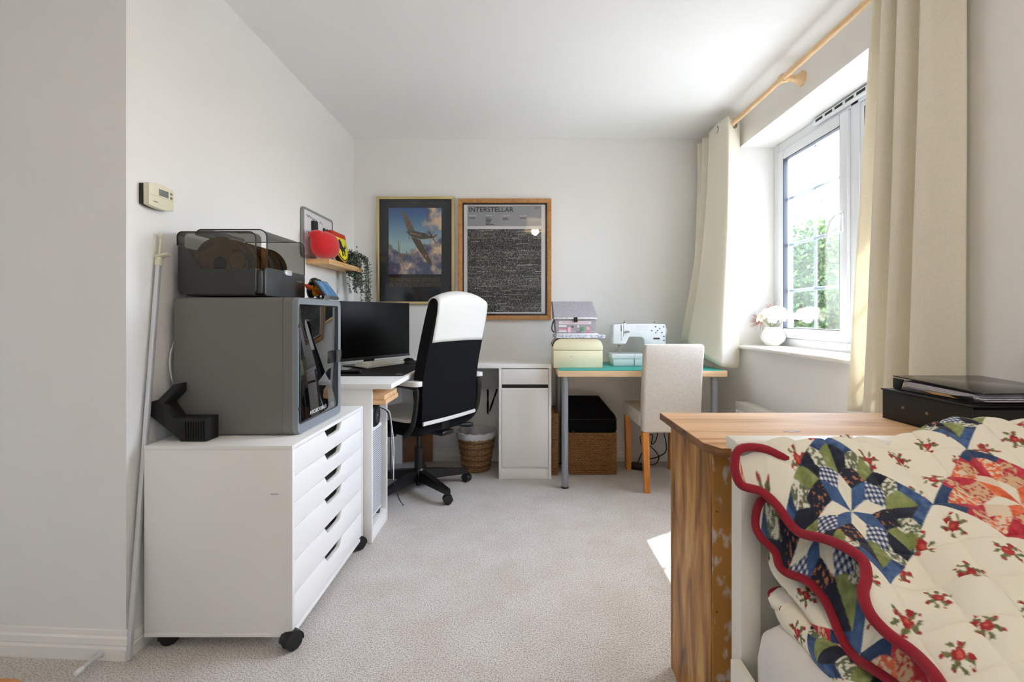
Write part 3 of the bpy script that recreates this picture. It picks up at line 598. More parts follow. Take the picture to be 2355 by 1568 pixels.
for i, (dx, col, lab) in enumerate(((0, blk_m, 'black computer cable drooping down the cubby panel'), (.012, M('white_cable', (220, 220, 220), .4), 'white computer cable drooping down the cubby panel'))):
    B().tube([(-.73 + dx, 2.405, .60), (-.695 + dx, 2.42, .575), (-.685, 2.452 + dx, .50), (-.684, 2.455 + dx, .38), (-.686 + dx, 2.456 + dx, .27), (-.68, 2.49, .20), (-.67, 2.55 if i == 0 else 2.458, .08 if i == 0 else .40), (-.66 if i == 0 else -.69, 2.62 if i == 0 else 2.456, .006 if i == 0 else .56)], .0028, 6, smooth=6).out('computer_cable', col, label=lab, cat='cable', origin=(-.68, 2.45, 0), group='cables beside the computer')
# monitor, set diagonally
MU = Vector((.293, .45, 0)).normalized(); MN = Vector((MU.y, -MU.x, 0)); mr = Vector((-.758, 3.18, 0)); ML = .612
t = thing('monitor', 'large black flat monitor turned diagonally on the side desk', 'monitor', tuple(mr - MU * ML / 2 - MN * .07) [:2] + (.752,), )
mm = frame(mr - MU * ML + Vector((0, 0, .802)), MU, (0, 0, 1))
B().box((0, 0, -.022), (ML, .358, -.001), .004, mat=mm).out('casing', blk_m, t)
B().box((.004, .018, -.002), (ML - .004, .354, .0005), .0005, mat=mm).out('screen', M('screen_black', (7, 8, 8), .45, spec=.2), t)
B().box((.0, .0, -.002), (ML, .0165, .002), .001, mat=mm).out('lower_bezel', M('grey_bezel', (58, 60, 62), .35), t)
b = B(); b.box((ML / 2 - .03, -.045, -.06), (ML / 2 + .03, .16, -.022), .006, mat=mm); b.out('stand_neck', blk_m, t)
B().prism(rrect(.22, .17, .03, 5, ML / 2, 0), 0, .006, frame(mr - MU * ML + Vector((0, 0, .7559)) - MN * .093, MU, -MN), .001).out('stand_base', blk_m, t)
# desk mat, keyboard, mouse, remote
t = thing('desk_mat', 'large black fabric desk mat on the side desk', 'desk mat', (-.82, 2.9, .752))
B().prism(rrect(.397, .85, .02, 4, -.8225, 2.885), .7522, .7557, bev=.001).out('mat', M('mat_black', (25, 25, 25), .85, bump=(900, .2)), t)
B().box((-.675, 2.515, .7557), (-.64, 2.545, .7559), 0).out('printed_logo', M('pale_print', (150, 150, 150), .5), t)
KU = Vector((.157, .29, 0)).normalized(); KN = Vector((-KU.y, KU.x, 0)); kp = Vector((-.915, 2.775, .757))
km = frame(kp, KU, KN) @ Matrix.Rotation(R(4), 4, 'X')
t = thing('keyboard', 'white compact keyboard in front of the monitor', 'keyboard', tuple(kp))
key_m = M('off_white_abs', (228, 226, 214), .5)
B().box((0, 0, 0), (.335, .104, .018), .004, mat=km).out('case', key_m, t)
b = B()
for r_ in range(5):
    x = .007
    while x < .32:
        wd = .0195 if r_ != 4 or not (.1 < x < .2) else .10
        if x + wd > .329: wd = .329 - x
        b.box((x, .006 + r_ * .0185, .018), (x + wd - .002, .006 + r_ * .0185 + .0165, .026), .002, mat=km, seg=1); x += wd + .0015
b.out('keys', key_m, t, kind='stuff')
t = thing('mouse', 'black computer mouse at the right end of the keyboard', 'mouse', (-.735, 3.07, .756))
ring = []
for k in range(9):
    u = -1 + 2 * k / 8; w_ = math.sqrt(max(.02, 1 - u * u * .96)); hh = .04 * (1 - .75 * max(0, u) ** 1.6 - .6 * max(0, -u) ** 2.5)
    ring.append([Vector((-.735, 3.075, .7562)) + KU * (.031 * w_ * math.cos(a)) - KN * (u * .058) + Vector((0, 0, max(0, hh * math.sin(a)))) for a in [math.pi * j / 10 for j in range(11)]])
B().rings(ring).out('shell', M('mouse_black', (18, 18, 19), .35), t)
B().cyl((-.715, 3.045, .788), (-.711, 3.051, .788), .008).out('scroll_wheel', M('dark_rubber', (30, 31, 32), .6), t)
t = thing('remote_control', 'long glossy black case lying on the desk mat', 'case', (-.98, 2.6, .756))
B().box((-1.08, 2.53, .7562), (-.875, 2.575, .775), .007, seg=3).out('body', M('gloss_black', (12, 12, 13), .12), t)
B().box((-.8755, 2.54, .76), (-.8735, 2.565, .771), .001).out('end_cap', M('grey_bezel', (58, 60, 62), .35), t)
# ---------------------------------------------------------------- wicker waste basket
t = thing('waste_basket', 'round wicker waste basket with white liner under the back desk', 'basket', (-.31, 3.27, 0))
wk = [M('willow', (158, 124, 82), .7), M('willow_dark', (112, 82, 52), .7)]
bx, by = -.31, 3.262; HB = .245
rad = lambda z: .088 + (.128 - .088) * (z / HB) ** .9
b = B(); n = 28
for j in range(17):
    z = .012 + j * .0138
    pts = [Vector((bx + (rad(z) + (.004 if (k + j) % 2 else -.003)) * math.cos(k * 2 * math.pi / n), by + (rad(z) + (.004 if (k + j) % 2 else -.003)) * math.sin(k * 2 * math.pi / n), z)) for k in range(n + 1)]
    b.tube(pts, .0062, 5, mi=j % 3 == 2)
b.out('weave', wk, t, kind='stuff')
b = B()
for k in range(28):
    a = k * 2 * math.pi / n; b.tube([Vector((bx + rad(z) * math.cos(a), by + rad(z) * math.sin(a), z)) for z in (.004, .12, HB)], .004, 5)
b.out('stakes', wk[1], t, kind='stuff')
B().lathe([(.0, .004), (.086, .004), (.088, .012), (0, .012)], c=(bx, by, 0)).out('base', wk[1], t)
b = B(); prf = [(.08, .03), (.112, .2), (.122, .258), (.128, .272), (.137, .268), (.139, .25), (.133, .228), (.13, .232), (.129, .25)]
rg = []
for r_, z in prf: rg.append([Vector((bx + r_ * (1 + .012 * math.sin(k * 3.1)) * math.cos(k * 2 * math.pi / 48), by + r_ * (1 + .012 * math.sin(k * 3.1)) * math.sin(k * 2 * math.pi / 48), z + .004 * math.sin(k * 1.7) * (z > .2))) for k in range(48)])
b.rings(rg, cap=False); b.out('liner', M('white_bin_liner', (226, 226, 228), .35, trans=.25), t, label='white liner folded over the rim')
# ---------------------------------------------------------------- office chair
th = R(57.3); oc = Vector((-.628, 2.875, 0)); t = thing('office_chair', 'black and white swivel office chair turned towards the monitor', 'office chair', tuple(oc), th)
fr = Matrix.Translation(oc) @ Matrix.Rotation(th, 4, 'Z'); LV = lambda x, y, z: fr @ Vector((x, y, z))
def ycen(z): return float(np.interp(z, [.46, .55, .68, .82, .95, 1.08, 1.19], [-.222, -.232, -.226, -.250, -.283, -.315, -.335]))
def thk(z): return float(np.interp(z, [.46, .6, .8, 1.0, 1.1, 1.16, 1.185], [.055, .07, .075, .075, .072, .06, .03]))
def hw(z): return float(np.interp(z, [.46, .52, .7, .95, 1.1, 1.16], [.228, .235, .236, .232, .226, .214]))
def bulge(x): return .012 * (1 - (x / .23) ** 2)
ztop = lambda x: 1.135 + .046 * (1 - (abs(x) / .226) ** 2.2)
NX = 17; rg = []
zs = [.475, .485, .52, .58, .65, .72, .8, .88, .96, 1.03, 1.08, 1.12, 1.135]
def crosssec(z, inset=0, lift=True):
    w_, h_ = hw(z) - inset, thk(z) / 2 - inset * .5; yc = ycen(z); pts = []
    for k in range(NX): x = -w_ + 2 * w_ * k / (NX - 1); pts.append((x, yc - h_ - bulge(x), z))
    for k in range(NX): x = w_ - 2 * w_ * k / (NX - 1); pts.append((x, yc + h_ + bulge(x) * .4, z))
    return pts
def topz(x, z): return z + (ztop(x) - 1.135) * max(0, (z - .9) / .235) if z > .9 else z
for i, z in enumerate(zs): rg.append([LV(x, y, topz(x, z)) for x, y, z in crosssec(z, .012 if i == 0 else 0)])
for dz, sc in ((.012, .9), (.02, .72), (.026, .45), (.028, .15)):
    rg.append([LV(x * (1 - (1 - sc) * .12), ycen(1.135) - .004 * (1 - sc) + (y - ycen(1.135)) * sc, topz(x, z) + dz) for x, y, z in crosssec(1.135)])
B().rings(rg).out('backrest', blkf_m, t)
cov = []
for i in range(22):
    s_ = i / 21
    row = []
    for k in range(NX + 4):
        x = (-.222 + .444 * k / (NX + 3)); x *= hw(1.0) / .232
        if s_ < .6:
            z = .925 + (1.135 - .925) * s_ / .6; y = ycen(z) - thk(z) / 2 - bulge(x) - .004; zz = topz(x, z)
        else:
            a = (s_ - .6) / .4 * math.pi; z = 1.135; r_ = thk(1.135) / 2; y = ycen(1.135) - math.cos(a) * (r_ + .004) - bulge(x) * math.cos(a) ** 2; zz = topz(x, 1.135) + math.sin(a) * .032
        row.append(LV(x, y, zz))
    cov.append(row)
o = sheet('back_cover', cov, wht_m, parent=t, label='white cover over the top of the backrest'); md = o.modifiers.new('s', 'SOLIDIFY'); md.thickness = .003; md.offset = 0
B().tube([LV(x, ycen(.48) - .034 - bulge(x), .478) for x in np.linspace(-.226, .226, 14)], .0115, 8, flat=(.6, 1)).out('lower_trim', wht_m, t, label='white lower edge trim')
# seat
b = B(); so_ = rrect(.48, .49, .09, 6, 0, .03); si_ = rrect(.45, .46, .08, 6, 0, .03)
b.rings([[LV(u, v_, z) for u, v_ in q_] for q_, z in ((si_, .395), (so_, .405), (so_, .455), (rrect(.47, .48, .09, 6, 0, .03), .47))]); b.out('seat', blkf_m, t)
b = B(); b.rings([[LV(u, v_, z + .012 * (1 - (u / .3) ** 2)) for u, v_ in q_] for q_, z in ((rrect(.474, .484, .09, 6, 0, .03), .468), (rrect(.46, .47, .085, 6, 0, .03), .484), (rrect(.38, .39, .07, 6, 0, .03), .490), (rrect(.1, .1, .03, 6, 0, .03), .492))]); b.out('seat_pad', wht_m, t, label='white seat pad')
B().box((-.05, -.24, .37), (.05, .1, .396), .006, mat=fr).out('mechanism', blks_m, t)
B().tube([LV(.04, -.05, .385), LV(.16, -.12, .38), LV(.25, -.16, .372)], .006, 8).out('lever_rod', blks_m, t)
B().tube([LV(.22, -.148, .375), LV(.27, -.17, .37), LV(.30, -.182, .366)], [.012, .018, .012], 10).out('lever_grip', blk_m, t)
B().cyl(LV(-.13, .1, .345), LV(-.13, .1, .40), .03).out('tilt_knob', blk_m, t)
B().tube([LV(0, -.16, .40), LV(0, -.215, .41), LV(0, -.225, .47)], .022, 8, flat=(1.6, .5)).out('back_bracket', blks_m, t)
for sx in (-1, 1):
    a = B().tube([LV(sx * .20, -.10, .40), LV(sx * .258, -.16, .41), LV(sx * .27, -.225, .48), LV(sx * .27, -.25, .60), LV(sx * .268, -.245, .675), LV(sx * .268, -.16, .692), LV(sx * .268, -.02, .688)], .017, 10, smooth=5, flat=(.7, 1.25)).out('armrest_frame', blk_m, t)
    b = B(); b.prism(rrect(.064, .29, .03, 6, sx * .268, -.135), .690, .716, fr, .009, seg=3); b.out('armrest_pad', wht_m, t)
B().cyl(LV(0, 0, .25), LV(0, 0, .38), .0135).out('gas_lift', M('dark_chrome', (70, 70, 72), .25, .9), t)
B().cyl(LV(0, 0, .10), LV(0, 0, .262), .026).out('column_shroud', blk_m, t)
B().lathe([(.0, .028), (.018, .03), (.022, .06), (.036, .062), (.04, .12), (.03, .135), (0, .135)], c=oc).out('hub', blks_m, t)
for k in range(5):
    a = R(-46.5 + 72 * k); d = Vector((math.cos(a), math.sin(a), 0)); s_ = Vector((-d.y, d.x, 0)); rg = []
    for r_, w_, z0, z1 in ((.03, .024, .06, .125), (.12, .022, .062, .118), (.30, .017, .058, .088), (.318, .016, .058, .084)):
        p = oc + d * r_; rg.append([p + s_ * w_ + Vector((0, 0, z0)), p + s_ * w_ * .8 + Vector((0, 0, z1)), p - s_ * w_ * .8 + Vector((0, 0, z1)), p - s_ * w_ + Vector((0, 0, z0))])
    lg = B().rings(rg).out('base_leg', blks_m, t)
    p = oc + d * .31; castor('castor', p.x, p.y, .06, t, .026, a + 1.1 + k)
# ---------------------------------------------------------------- framed posters
def painting(mat4, w_, h_):
    nu, nv = 230, 290; U, V = np.meshgrid(np.linspace(0, 1, nu), np.linspace(0, 1, nv), indexing='ij')
    X_, Y_ = U, 1 - V                                   # Y_ runs down from the top
    col = np.zeros((nu, nv, 3)); sky_t, sky_b = np.array((62, 104, 168.)), np.array((176, 214, 220.))
    k = np.clip(Y_ / .55, 0, 1)[..., None]; col[:] = sky_t * (1 - k) + sky_b * k
    n1 = fnoise(X_ * 4, Y_ * 5, 3, 5); n2 = fnoise(X_ * 7 + 9, Y_ * 8, 11, 4)
    cl = np.clip((n1 - .5 + (X_ - .62) * 1.1 - (Y_ < .55) * (.12) + np.clip(Y_ - .5, 0, 1) * 2.2 + np.clip(.35 - X_, 0, 1) * 1.6 * (Y_ > .52)) * 5, 0, 1)
    lit = np.clip((n2 - .38) * 3.2 - (Y_ - .5) * .7 + (X_ - .5) * .8, 0, 1)[..., None]
    cc = np.array((86, 92, 128.)) * (1 - lit) + np.array((240, 212, 180.)) * lit
    col = col * (1 - cl[..., None]) + cc * cl[..., None]
    f = lambda pts: [((x - 205) / 730, (y - 198) / 920) for x, y in pts]
    def fill(pts, c, var=12, seed=1):
        m = inpoly(X_, Y_, f(pts)); nz = (fnoise(X_ * 30, Y_ * 40, seed, 3) - .5)[..., None] * var * 3; col[m] = (np.array(c) + nz)[m]
    dk, md_, lt = (92, 80, 68), (120, 104, 88), (150, 128, 104)
    fill([(335, 635), (345, 660), (358, 800), (372, 845), (352, 860), (340, 780)], (146, 124, 104)); fill([(360, 870), (385, 880), (412, 980), (436, 1075), (425, 1078), (395, 1000)], (160, 136, 112)); fill([(345, 848), (400, 832), (455, 842), (452, 862), (360, 876)], (120, 110, 98)); fill([(440, 780), (455, 800), (462, 850), (448, 846)], (150, 128, 104))
    fill([(378, 230), (400, 235), (452, 305), (515, 400), (545, 470), (560, 520), (470, 520), (435, 420), (405, 320)], md_, 14, 2)
    fill([(510, 600), (560, 615), (640, 640), (690, 735), (745, 835), (790, 930), (802, 975), (797, 1000), (770, 985), (700, 900), (600, 755)], dk, 14, 3)
    fill([(450, 530), (480, 515), (560, 512), (650, 540), (720, 565), (790, 590), (835, 598), (830, 615), (780, 622), (660, 634), (560, 615), (490, 580)], (88, 82, 66), 12, 4)
    fill([(495, 540), (650, 575), (655, 585), (500, 556)], (170, 156, 136)); fill([(648, 545), (680, 540), (720, 560), (700, 572)], (60, 66, 66))
    fill([(752, 515), (775, 530), (815, 590), (790, 600)], (84, 70, 62)); fill([(805, 600), (870, 560), (882, 572), (835, 612)], (122, 82, 74)); fill([(800, 608), (825, 620), (868, 690), (852, 688)], (128, 90, 76))
    fill([(480, 590), (492, 590), (502, 655), (492, 655)], (120, 124, 126)); fill([(425, 525), (455, 530), (450, 545)], (110, 118, 124))
    m = ((X_ - (722 - 205) / 730) / .032) ** 2 + ((Y_ - (865 - 198) / 920) / .034) ** 2; col[m < 1] = (122, 60, 62); col[m < .35] = (186, 120, 110)
    pts = np.stack([U * w_, V * h_, np.zeros_like(U)], -1); mm_ = np.array(mat4); pts = pts @ mm_[:3, :3].T + mm_[:3, 3]
    return pts, lin(np.clip(col, 0, 255))
att_m = M('printed_paper', (255, 255, 255), .6, attr=True)
def picture(name, label, x0, x1, z0, z1, fw, fm, dep=.024):
    t = thing(name, label, 'picture', ((x0 + x1) / 2, YB, z0)); yb, yf = YB - .001, YB - dep
    def bar(pl): B().prism(pl, yf, yb, frame((0, 0, 0), (1, 0, 0), (0, 0, 1)) @ Matrix.Scale(-1, 4, (0, 0, 1)), .0015).out('frame_bar', fm, t)
    bar([(x0, z0), (x1, z0), (x1 - fw, z0 + fw), (x0 + fw, z0 + fw)]); bar([(x0, z1), (x0 + fw, z1 - fw), (x1 - fw, z1 - fw), (x1, z1)])
    bar([(x0, z0), (x0 + fw, z0 + fw), (x0 + fw, z1 - fw), (x0, z1)]); bar([(x1, z0), (x1, z1), (x1 - fw, z1 - fw), (x1 - fw, z0 + fw)])
    return t
FYp = YB - .012
t = picture('aircraft_picture', 'gold-framed dark poster of two wartime aeroplanes above clouds', -1.062, -.487, 1.157, 1.953, .021, M('brass_frame', (206, 190, 140), .3, .75))
navy_m = M('navy_mount', (34, 40, 48), .7)
B().box((-1.045, FYp, 1.172), (-.504, YB - .004, 1.938), 0).out('mount', navy_m, t)
PXY = lambda px, py: ((px - CX) * FYp / F, H - (py - CY) * FYp / F)
(ax, az1), (bx_, az0) = PXY(894, 478), PXY(1015.5, 630.5)
pts, cols = painting(frame((ax, FYp - .0012, az0), (1, 0, 0), (0, 0, 1)), bx_ - ax, az1 - az0)
sheet('print', pts, att_m, cols, t)
gld_m = M('dull_gold_print', (104, 84, 58), .5)
def ptext(s, px0, px1, pyb, hpx, mat, parent, yy=FYp - .0012, bold=0):
    a, b_ = PXY(px0, pyb), PXY(px1, pyb); text(s, frame((a[0], yy, a[1]), (1, 0, 0), (0, 0, 1)), b_[0] - a[0], mat, parent, hpx * FYp / F, bold=bold)
ptext('SUPERMARINE SPITFIRES', 899, 1012, 649, 9, gld_m, t); ptext('IN THE BATTLE OF BRITAIN', 896, 1015, 657.5, 7.5, gld_m, t)
for a in ((639, 639.6), (658.5, 659.1)):
    p, q = PXY(896, a[0]), PXY(1015, a[1]); B().box((p[0], FYp - .0016, q[1]), (q[0], FYp - .0008, p[1]), 0).out('rule', gld_m, t)
p, q = PXY(876, 461.5), PXY(1036, 462.2); B().box((p[0], FYp - .0016, q[1]), (q[0], FYp - .0008, p[1]), 0).out('rule', M('dim_gold', (72, 72, 62), .5), t)
B().prism([(-.03, 0), (-.012, .006), (0, .004), (.012, .006), (.03, 0), (.01, -.002), (0, -.007), (-.01, -.002)], 0, .0006, frame((PXY(954, 465)[0], FYp - .0006, PXY(954, 465)[1]), (1, 0, 0), (0, 0, 1))).out('crest', M('dim_gold', (72, 72, 62), .5), t)
sheet('glass', [[(-1.043, FYp - .005, 1.174), (-1.043, FYp - .005, 1.936)], [(-.506, FYp - .005, 1.174), (-.506, FYp - .005, 1.936)]], pic_m, parent=t)
t = picture('film_poster', 'oak-framed poster with grey title band over speckled black field', -.459, .227, 1.044, 1.936, .031, woodm('oak_frame', (196, 144, 88), (184, 130, 76), (160, 108, 60), (30, 30, 30), .5), .03)
B().box((-.43, FYp, 1.07), (.20, YB - .004, 1.91), 0).out('backing', M('olive_black_mount', (44, 42, 34), .7), t)
p, q = PXY(1067, 471), PXY(1254, 721); B().box((p[0], FYp - .002, q[1]), (q[0], FYp, p[1]), 0).out('poster_sheet', pap_m, t)
p, q = PXY(1075, 473), PXY(1245, 520); B().box((p[0], FYp - .003, q[1]), (q[0], FYp - .002, p[1]), 0).out('title_band', M('title_grey', (166, 168, 174), .6), t)
Y2 = FYp - .0035
ptext('INTERSTELLAR', 1078.5, 1181, 487.5, 11, M('black_ink', (18, 18, 20), .6), t, Y2, .005); ptext('2014', 1229, 1241, 480.5, 5, ink_m, t, Y2)
for s_, x, wd in (('DIRECTED BY', 1078, 19), ('STARRING', 1117, 15), ('WRITTEN BY', 1156, 18), ('RUNTIME', 1195, 16)): ptext(s_, x, x + wd, 497.5, 3, pap_m, t, Y2)
b = B()
for x, rows in ((1078, 1), (1117, 6), (1156, 2), (1195, 1)):
    for r_ in range(rows):
        wd = random.uniform(10, 21) if rows > 1 else 15; p, q = PXY(x, 501 + r_ * 2.9), PXY(x + wd, 502.4 + r_ * 2.9); b.box((p[0], Y2 - .0004, q[1]), (q[0], Y2, p[1]), 0)
b.out('small_print', ink_m, t, kind='stuff')
nu, nv = 240, 270; g = RNG; row = np.clip(g.normal(.2, .08, nv), .06, .5)
prof_ = np.interp(np.arange(nv), np.linspace(0, nv - 1, 14), [.30, .34, .16, .14, .26, .36, .22, .30, .18, .34, .22, .2, .3, .28])
base = (row * .5 + prof_ * .42)[None, :] * np.ones((nu, 1))
val = np.clip(base * 255 * (.1 + 1.5 * g.random((nu, nv)) ** 1.5) - 8, 8, 190)
cols = np.stack([val * 1.0, val * .97, val * .92], -1)
for k in range(150):
    r_ = g.integers(0, nv); a = g.integers(0, nu); ln = int(g.integers(4, 60)); br = g.integers(90, 215); cols[a:a + ln, r_] = br * np.array((1, .97, .9 if k % 3 else .75))
sp = (g.random((nu, nv)) < .085 * (prof_ / .2)[None, :]) ; cols[sp] = g.integers(150, 250, sp.sum())[:, None]
p, q = PXY(1075, 717.5), PXY(1245, 527)
U, V = np.meshgrid(np.linspace(p[0], q[0], nu), np.linspace(p[1], q[1], nv), indexing='ij')
sheet('speckled_field', np.stack([U, np.full_like(U, FYp - .0032), V], -1), att_m, lin(np.clip(cols, 0, 255)), t)
sheet('glass', [[(-.43, FYp - .008, 1.073), (-.43, FYp - .008, 1.907)], [(.198, FYp - .008, 1.073), (.198, FYp - .008, 1.907)]], pic_m, parent=t)
# ---------------------------------------------------------------- sewing table
TX0, TX1, TY0, TZ = .231, 1.273, 2.862, .733
t = thing('sewing_table', 'birch-edged table on grey steel legs holding the sewing machine', 'table', (.75, 3.15, 0))
birch_m = woodm('birch_edge', (234, 206, 168), (228, 196, 154), (214, 178, 134), (4, 40, 60), .5)
B().box((TX0, TY0, TZ - .036), (TX1, YB - .004, TZ), .0015).out('tabletop', birch_m, t)
leg_m = M('silver_grey_steel', (150, 154, 160), .35, .3)
for x in (.278, 1.209):
    for y in (2.905, 3.385):
        B().cyl((x, y, .008), (x, y, TZ - .036), .0205, seg=24).out('leg', leg_m, t); B().cyl((x, y, 0), (x, y, .009), .023).out('foot', blk_m, t)
B().box((TX0 + .008, TY0 + .006, TZ), (TX1 - .02, YB - .05, TZ + .004), .0008).out('cutting_mat', M('teal_mat', (60, 170, 156), .5, var=(20, (52, 158, 146))), label='teal cutting mat covering the sewing table', cat='cutting mat', origin=(.75, 3.1, TZ))
TM = TZ + .0042
# cream tin box
t = thing('bread_tin', 'old cream enamelled tin box with rounded lid on table', 'tin box', (.37, 3.1, TM))
tin_m = M('cream_enamel', (240, 230, 194), .42, var=(9, (230, 222, 186), .3))
bx0, bx1, by0, by1 = .212, .528, 2.99, 3.22
zl = .85
B().prism([(bx0, TM), (bx1, TM), (bx1, zl), (bx0, zl)], -by1, -by0, fY, .004).out('box', tin_m, t)
pr = [(bx0 - .001, zl + .0015), (bx1 + .001, zl + .0015), (bx1 + .001, .872)] + [(bx1 + .001 - .055 + .055 * math.cos(R(a)), .872 + .054 * math.sin(R(a))) for a in range(15, 91, 15)] + [(bx0 - .001 + .055 + .055 * math.cos(R(a)), .872 + .054 * math.sin(R(a))) for a in range(90, 180, 15)] + [(bx0 - .001, .872)]
B().prism(pr, -by1 - .001, -by0 + .001, fY, .002).out('lid', tin_m, t)
b = B()
for yy in (3.03, 3.07, 3.19): b.tube([Vector((x - .0015 * (1 if x < .37 else -1), yy, z)) for x, z in pr[2:]], .0022, 5)
b.out('dark_beading', M('worn_dark_trim', (58, 52, 40), .6), t, kind='stuff')
for px, py in ((1314, 820), (1343, 836), (1320, 794), (1374, 842)): p = P(px, py, by0); B().cyl((p.x, by0 - .0006, p.z), (p.x, by0 + .001, p.z), .0026 if px == 1314 else .0016, seg=8).out('chip_mark', M('rust_chip', (70, 60, 48), .8), t)
# padded floral mat, white folder, grey sewing box
t = thing('folded_fabric', 'folded grey and white floral fabric on the cream tin', 'fabric', (.38, 3.08, .928))
fl_m = M('grey_floral_cotton', (222, 222, 228), .8, var=(60, (168, 168, 178), .08))
b = B(); b.prism(rrect(.325, .22, .02, 4, .383, 3.085), .9285, .9495, bev=.008, seg=3); b.out('fold', fl_m, t)
B().box((.222, 2.976, .9375), (.545, 2.985, .9395), .0005).out('fold_gap', M('fold_grey', (150, 150, 158), .8), t)
B().box((.232, 2.985, .950), (.500, 3.2, .9585), .0015).out('white_folder', pap_m, label='thin white folder under the grey sewing box', cat='folder', origin=(.37, 3.09, .95))
t = thing('sewing_box', 'grey lidded sewing box with pink lettering and dark clasp', 'sewing box', (.36, 3.1, .9586))
gb_m = M('grey_linen', (168, 164, 168), .85, var=(120, (154, 148, 152), .12)); yy0, yy1 = 2.998, 3.19; zA, zB_, zC_ = .959, 1.052, 1.168
b = B(); b.rings([[Vector((x, y, z)) for x, y in ((a0, yy0), (a1, yy0), (a1, yy1), (a0, yy1))] for a0, a1, z in ((.232, .478, zA), (.224, .486, zB_))]); b.out('box', gb_m, t)
b = B(); b.rings([[Vector((a0, y0, z)), Vector((a1, y0, z)), Vector((a1, yy1 + .004, z)), Vector((a0, yy1 + .004, z))] for a0, a1, y0, z in ((.217, .493, yy0 - .008, zB_ + .001), (.217, .493, yy0 - .008, zB_ + .014), (.212, .474, yy0 + .09, zC_))]); b.out('lid', gb_m, t)
B().box((.216, yy0 - .0095, zB_), (.494, yy0 - .0075, zB_ + .011), .0005).out('lace_trim', M('white_lace', (236, 234, 234), .8, var=(300, (190, 186, 188), .06)), t)
B().box((.343, yy0 - .014, zB_ - .02), (.367, yy0 - .0075, zB_ + .012), .003).out('clasp', M('bronze_clasp', (42, 38, 34), .4, .6), t)
bp_m = M('pink_print', (224, 132, 148), .7)
yt = yy0 - .0012
B().box((.247, yt - .0008, 1.018), (.455, yt + .001, 1.038), 0).out('title_strip', M('pale_grey_print', (216, 212, 214), .8), t)
text('THE SMALL SEWING BOX', frame((.266, yt - .001, 1.023), (1, 0, 0), (0, 0, 1)), .17, bp_m, t, .010)
for x, z, w_, h_, c in ((.247, 1.0, .05, .012, (230, 228, 228)), (.247, .982, .05, .007, (226, 150, 164)), (.247, .970, .05, .009, (226, 226, 224)), (.305, .966, .02, .034, (238, 178, 188)), (.33, .995, .012, .014, (90, 90, 92)), (.365, .998, .012, .014, (220, 218, 218)), (.388, .972, .02, .03, (92, 150, 110)), (.424, .98, .022, .022, (220, 170, 178)), (.36, .964, .03, .012, (130, 128, 130)), (.425, .962, .022, .01, (226, 120, 136))):
    B().prism(rrect(w_, h_, min(w_, h_) * .3, 3, x + w_ / 2, z + h_ / 2), -yt, -yt + .001, fY).out('printed_motif', M('motif_%d_%d_%d' % c, c, .8), t)
B().tube([(.222, 3.06, 1.045), (.209, 3.04, 1.02), (.206, 3.05, .985), (.218, 3.06, .965)], .005, 8, smooth=5).out('side_strap', M('strap_grey', (110, 110, 114), .7), t)
# ---------------------------------------------------------------- sewing machine
t = thing('sewing_machine', 'white sewing machine with blue dots on the teal mat', 'sewing machine', (.78, 3.18, TM))
YS = 3.135
def sp(x, y): p = P(1395 + x * .0957, 720 + y * .0957, YS); return (p.x, p.z)
mach_m = M('white_machine_abs', (234, 235, 236), .3)
poly = [sp(*q_) for q_ in ((162, 300), (160, 740), (455, 740), (480, 700), (530, 585), (560, 572), (815, 570), (870, 595), (908, 650), (925, 800), (925, 960), (1420, 960), (1425, 300), (1400, 265), (1140, 252), (600, 262), (200, 275))]
B().prism(poly, -3.245, -3.135, fY, .006, seg=3).out('body', mach_m, t)
def bxp(x0, y0, x1, y1, ya, yb, name, mat, bev=.001, par=None):
    a, c = sp(x0, y1), sp(x1, y0); return B().box((a[0], ya, a[1]), (c[0], yb, c[1]), bev).out(name, mat, par or t)
zb = sp(0, 1000)[1]
bxp(110, 975, 1420, 1095, 3.108, 3.27, 'free_arm', mach_m, .006); a0 = sp(145, 1100); a1 = sp(1420, 1095)
B().box((a0[0], 3.112, TM), (a1[0], 3.262, a1[1]), .005).out('base', M('pale_machine_abs', (216, 228, 226), .35), t)
bxp(653, 985, 657, 1270, 3.107, 3.12, 'seam', M('seam_grey', (150, 160, 160), .5), 0)
bxp(342, 280, 356, 440, 3.1335, 3.15, 'thread_slot', blk_m, .0005); bxp(402, 280, 412, 560, 3.1335, 3.15, 'thread_slot', blk_m, .0005); bxp(358, 285, 400, 668, 3.1325, 3.15, 'take_up_cover', mach_m, .001)
bxp(170, 518, 480, 524, 3.1335, 3.15, 'seam', M('seam_pale', (204, 208, 210), .5), 0)
p = sp(490, 445); B().cyl((p[0], 3.127, p[1]), (p[0], 3.137, p[1]), .0085, .0095).out('tension_dial', M('dial_white', (222, 224, 226), .35), t)
bxp(435, 425, 545, 470, 3.1262, 3.1275, 'dial_print', M('grey_print', (132, 136, 142), .6), 0)
b = B()
for i in range(9):
    for j, y in enumerate((318, 350, 400)): a = sp(720 + i * 31, y); b.box((a[0] - .001, 3.1343, a[1] - (.0012 if j == 0 else .0025)), (a[0] + .0012, 3.1352, a[1] + (.001 if j == 0 else .002)), 0, mi=0 if j == 0 else 1)
b.out('stitch_chart', [M('chart_grey', (90, 94, 100), .6), M('chart_pale', (186, 190, 194), .6)], t, kind='stuff')
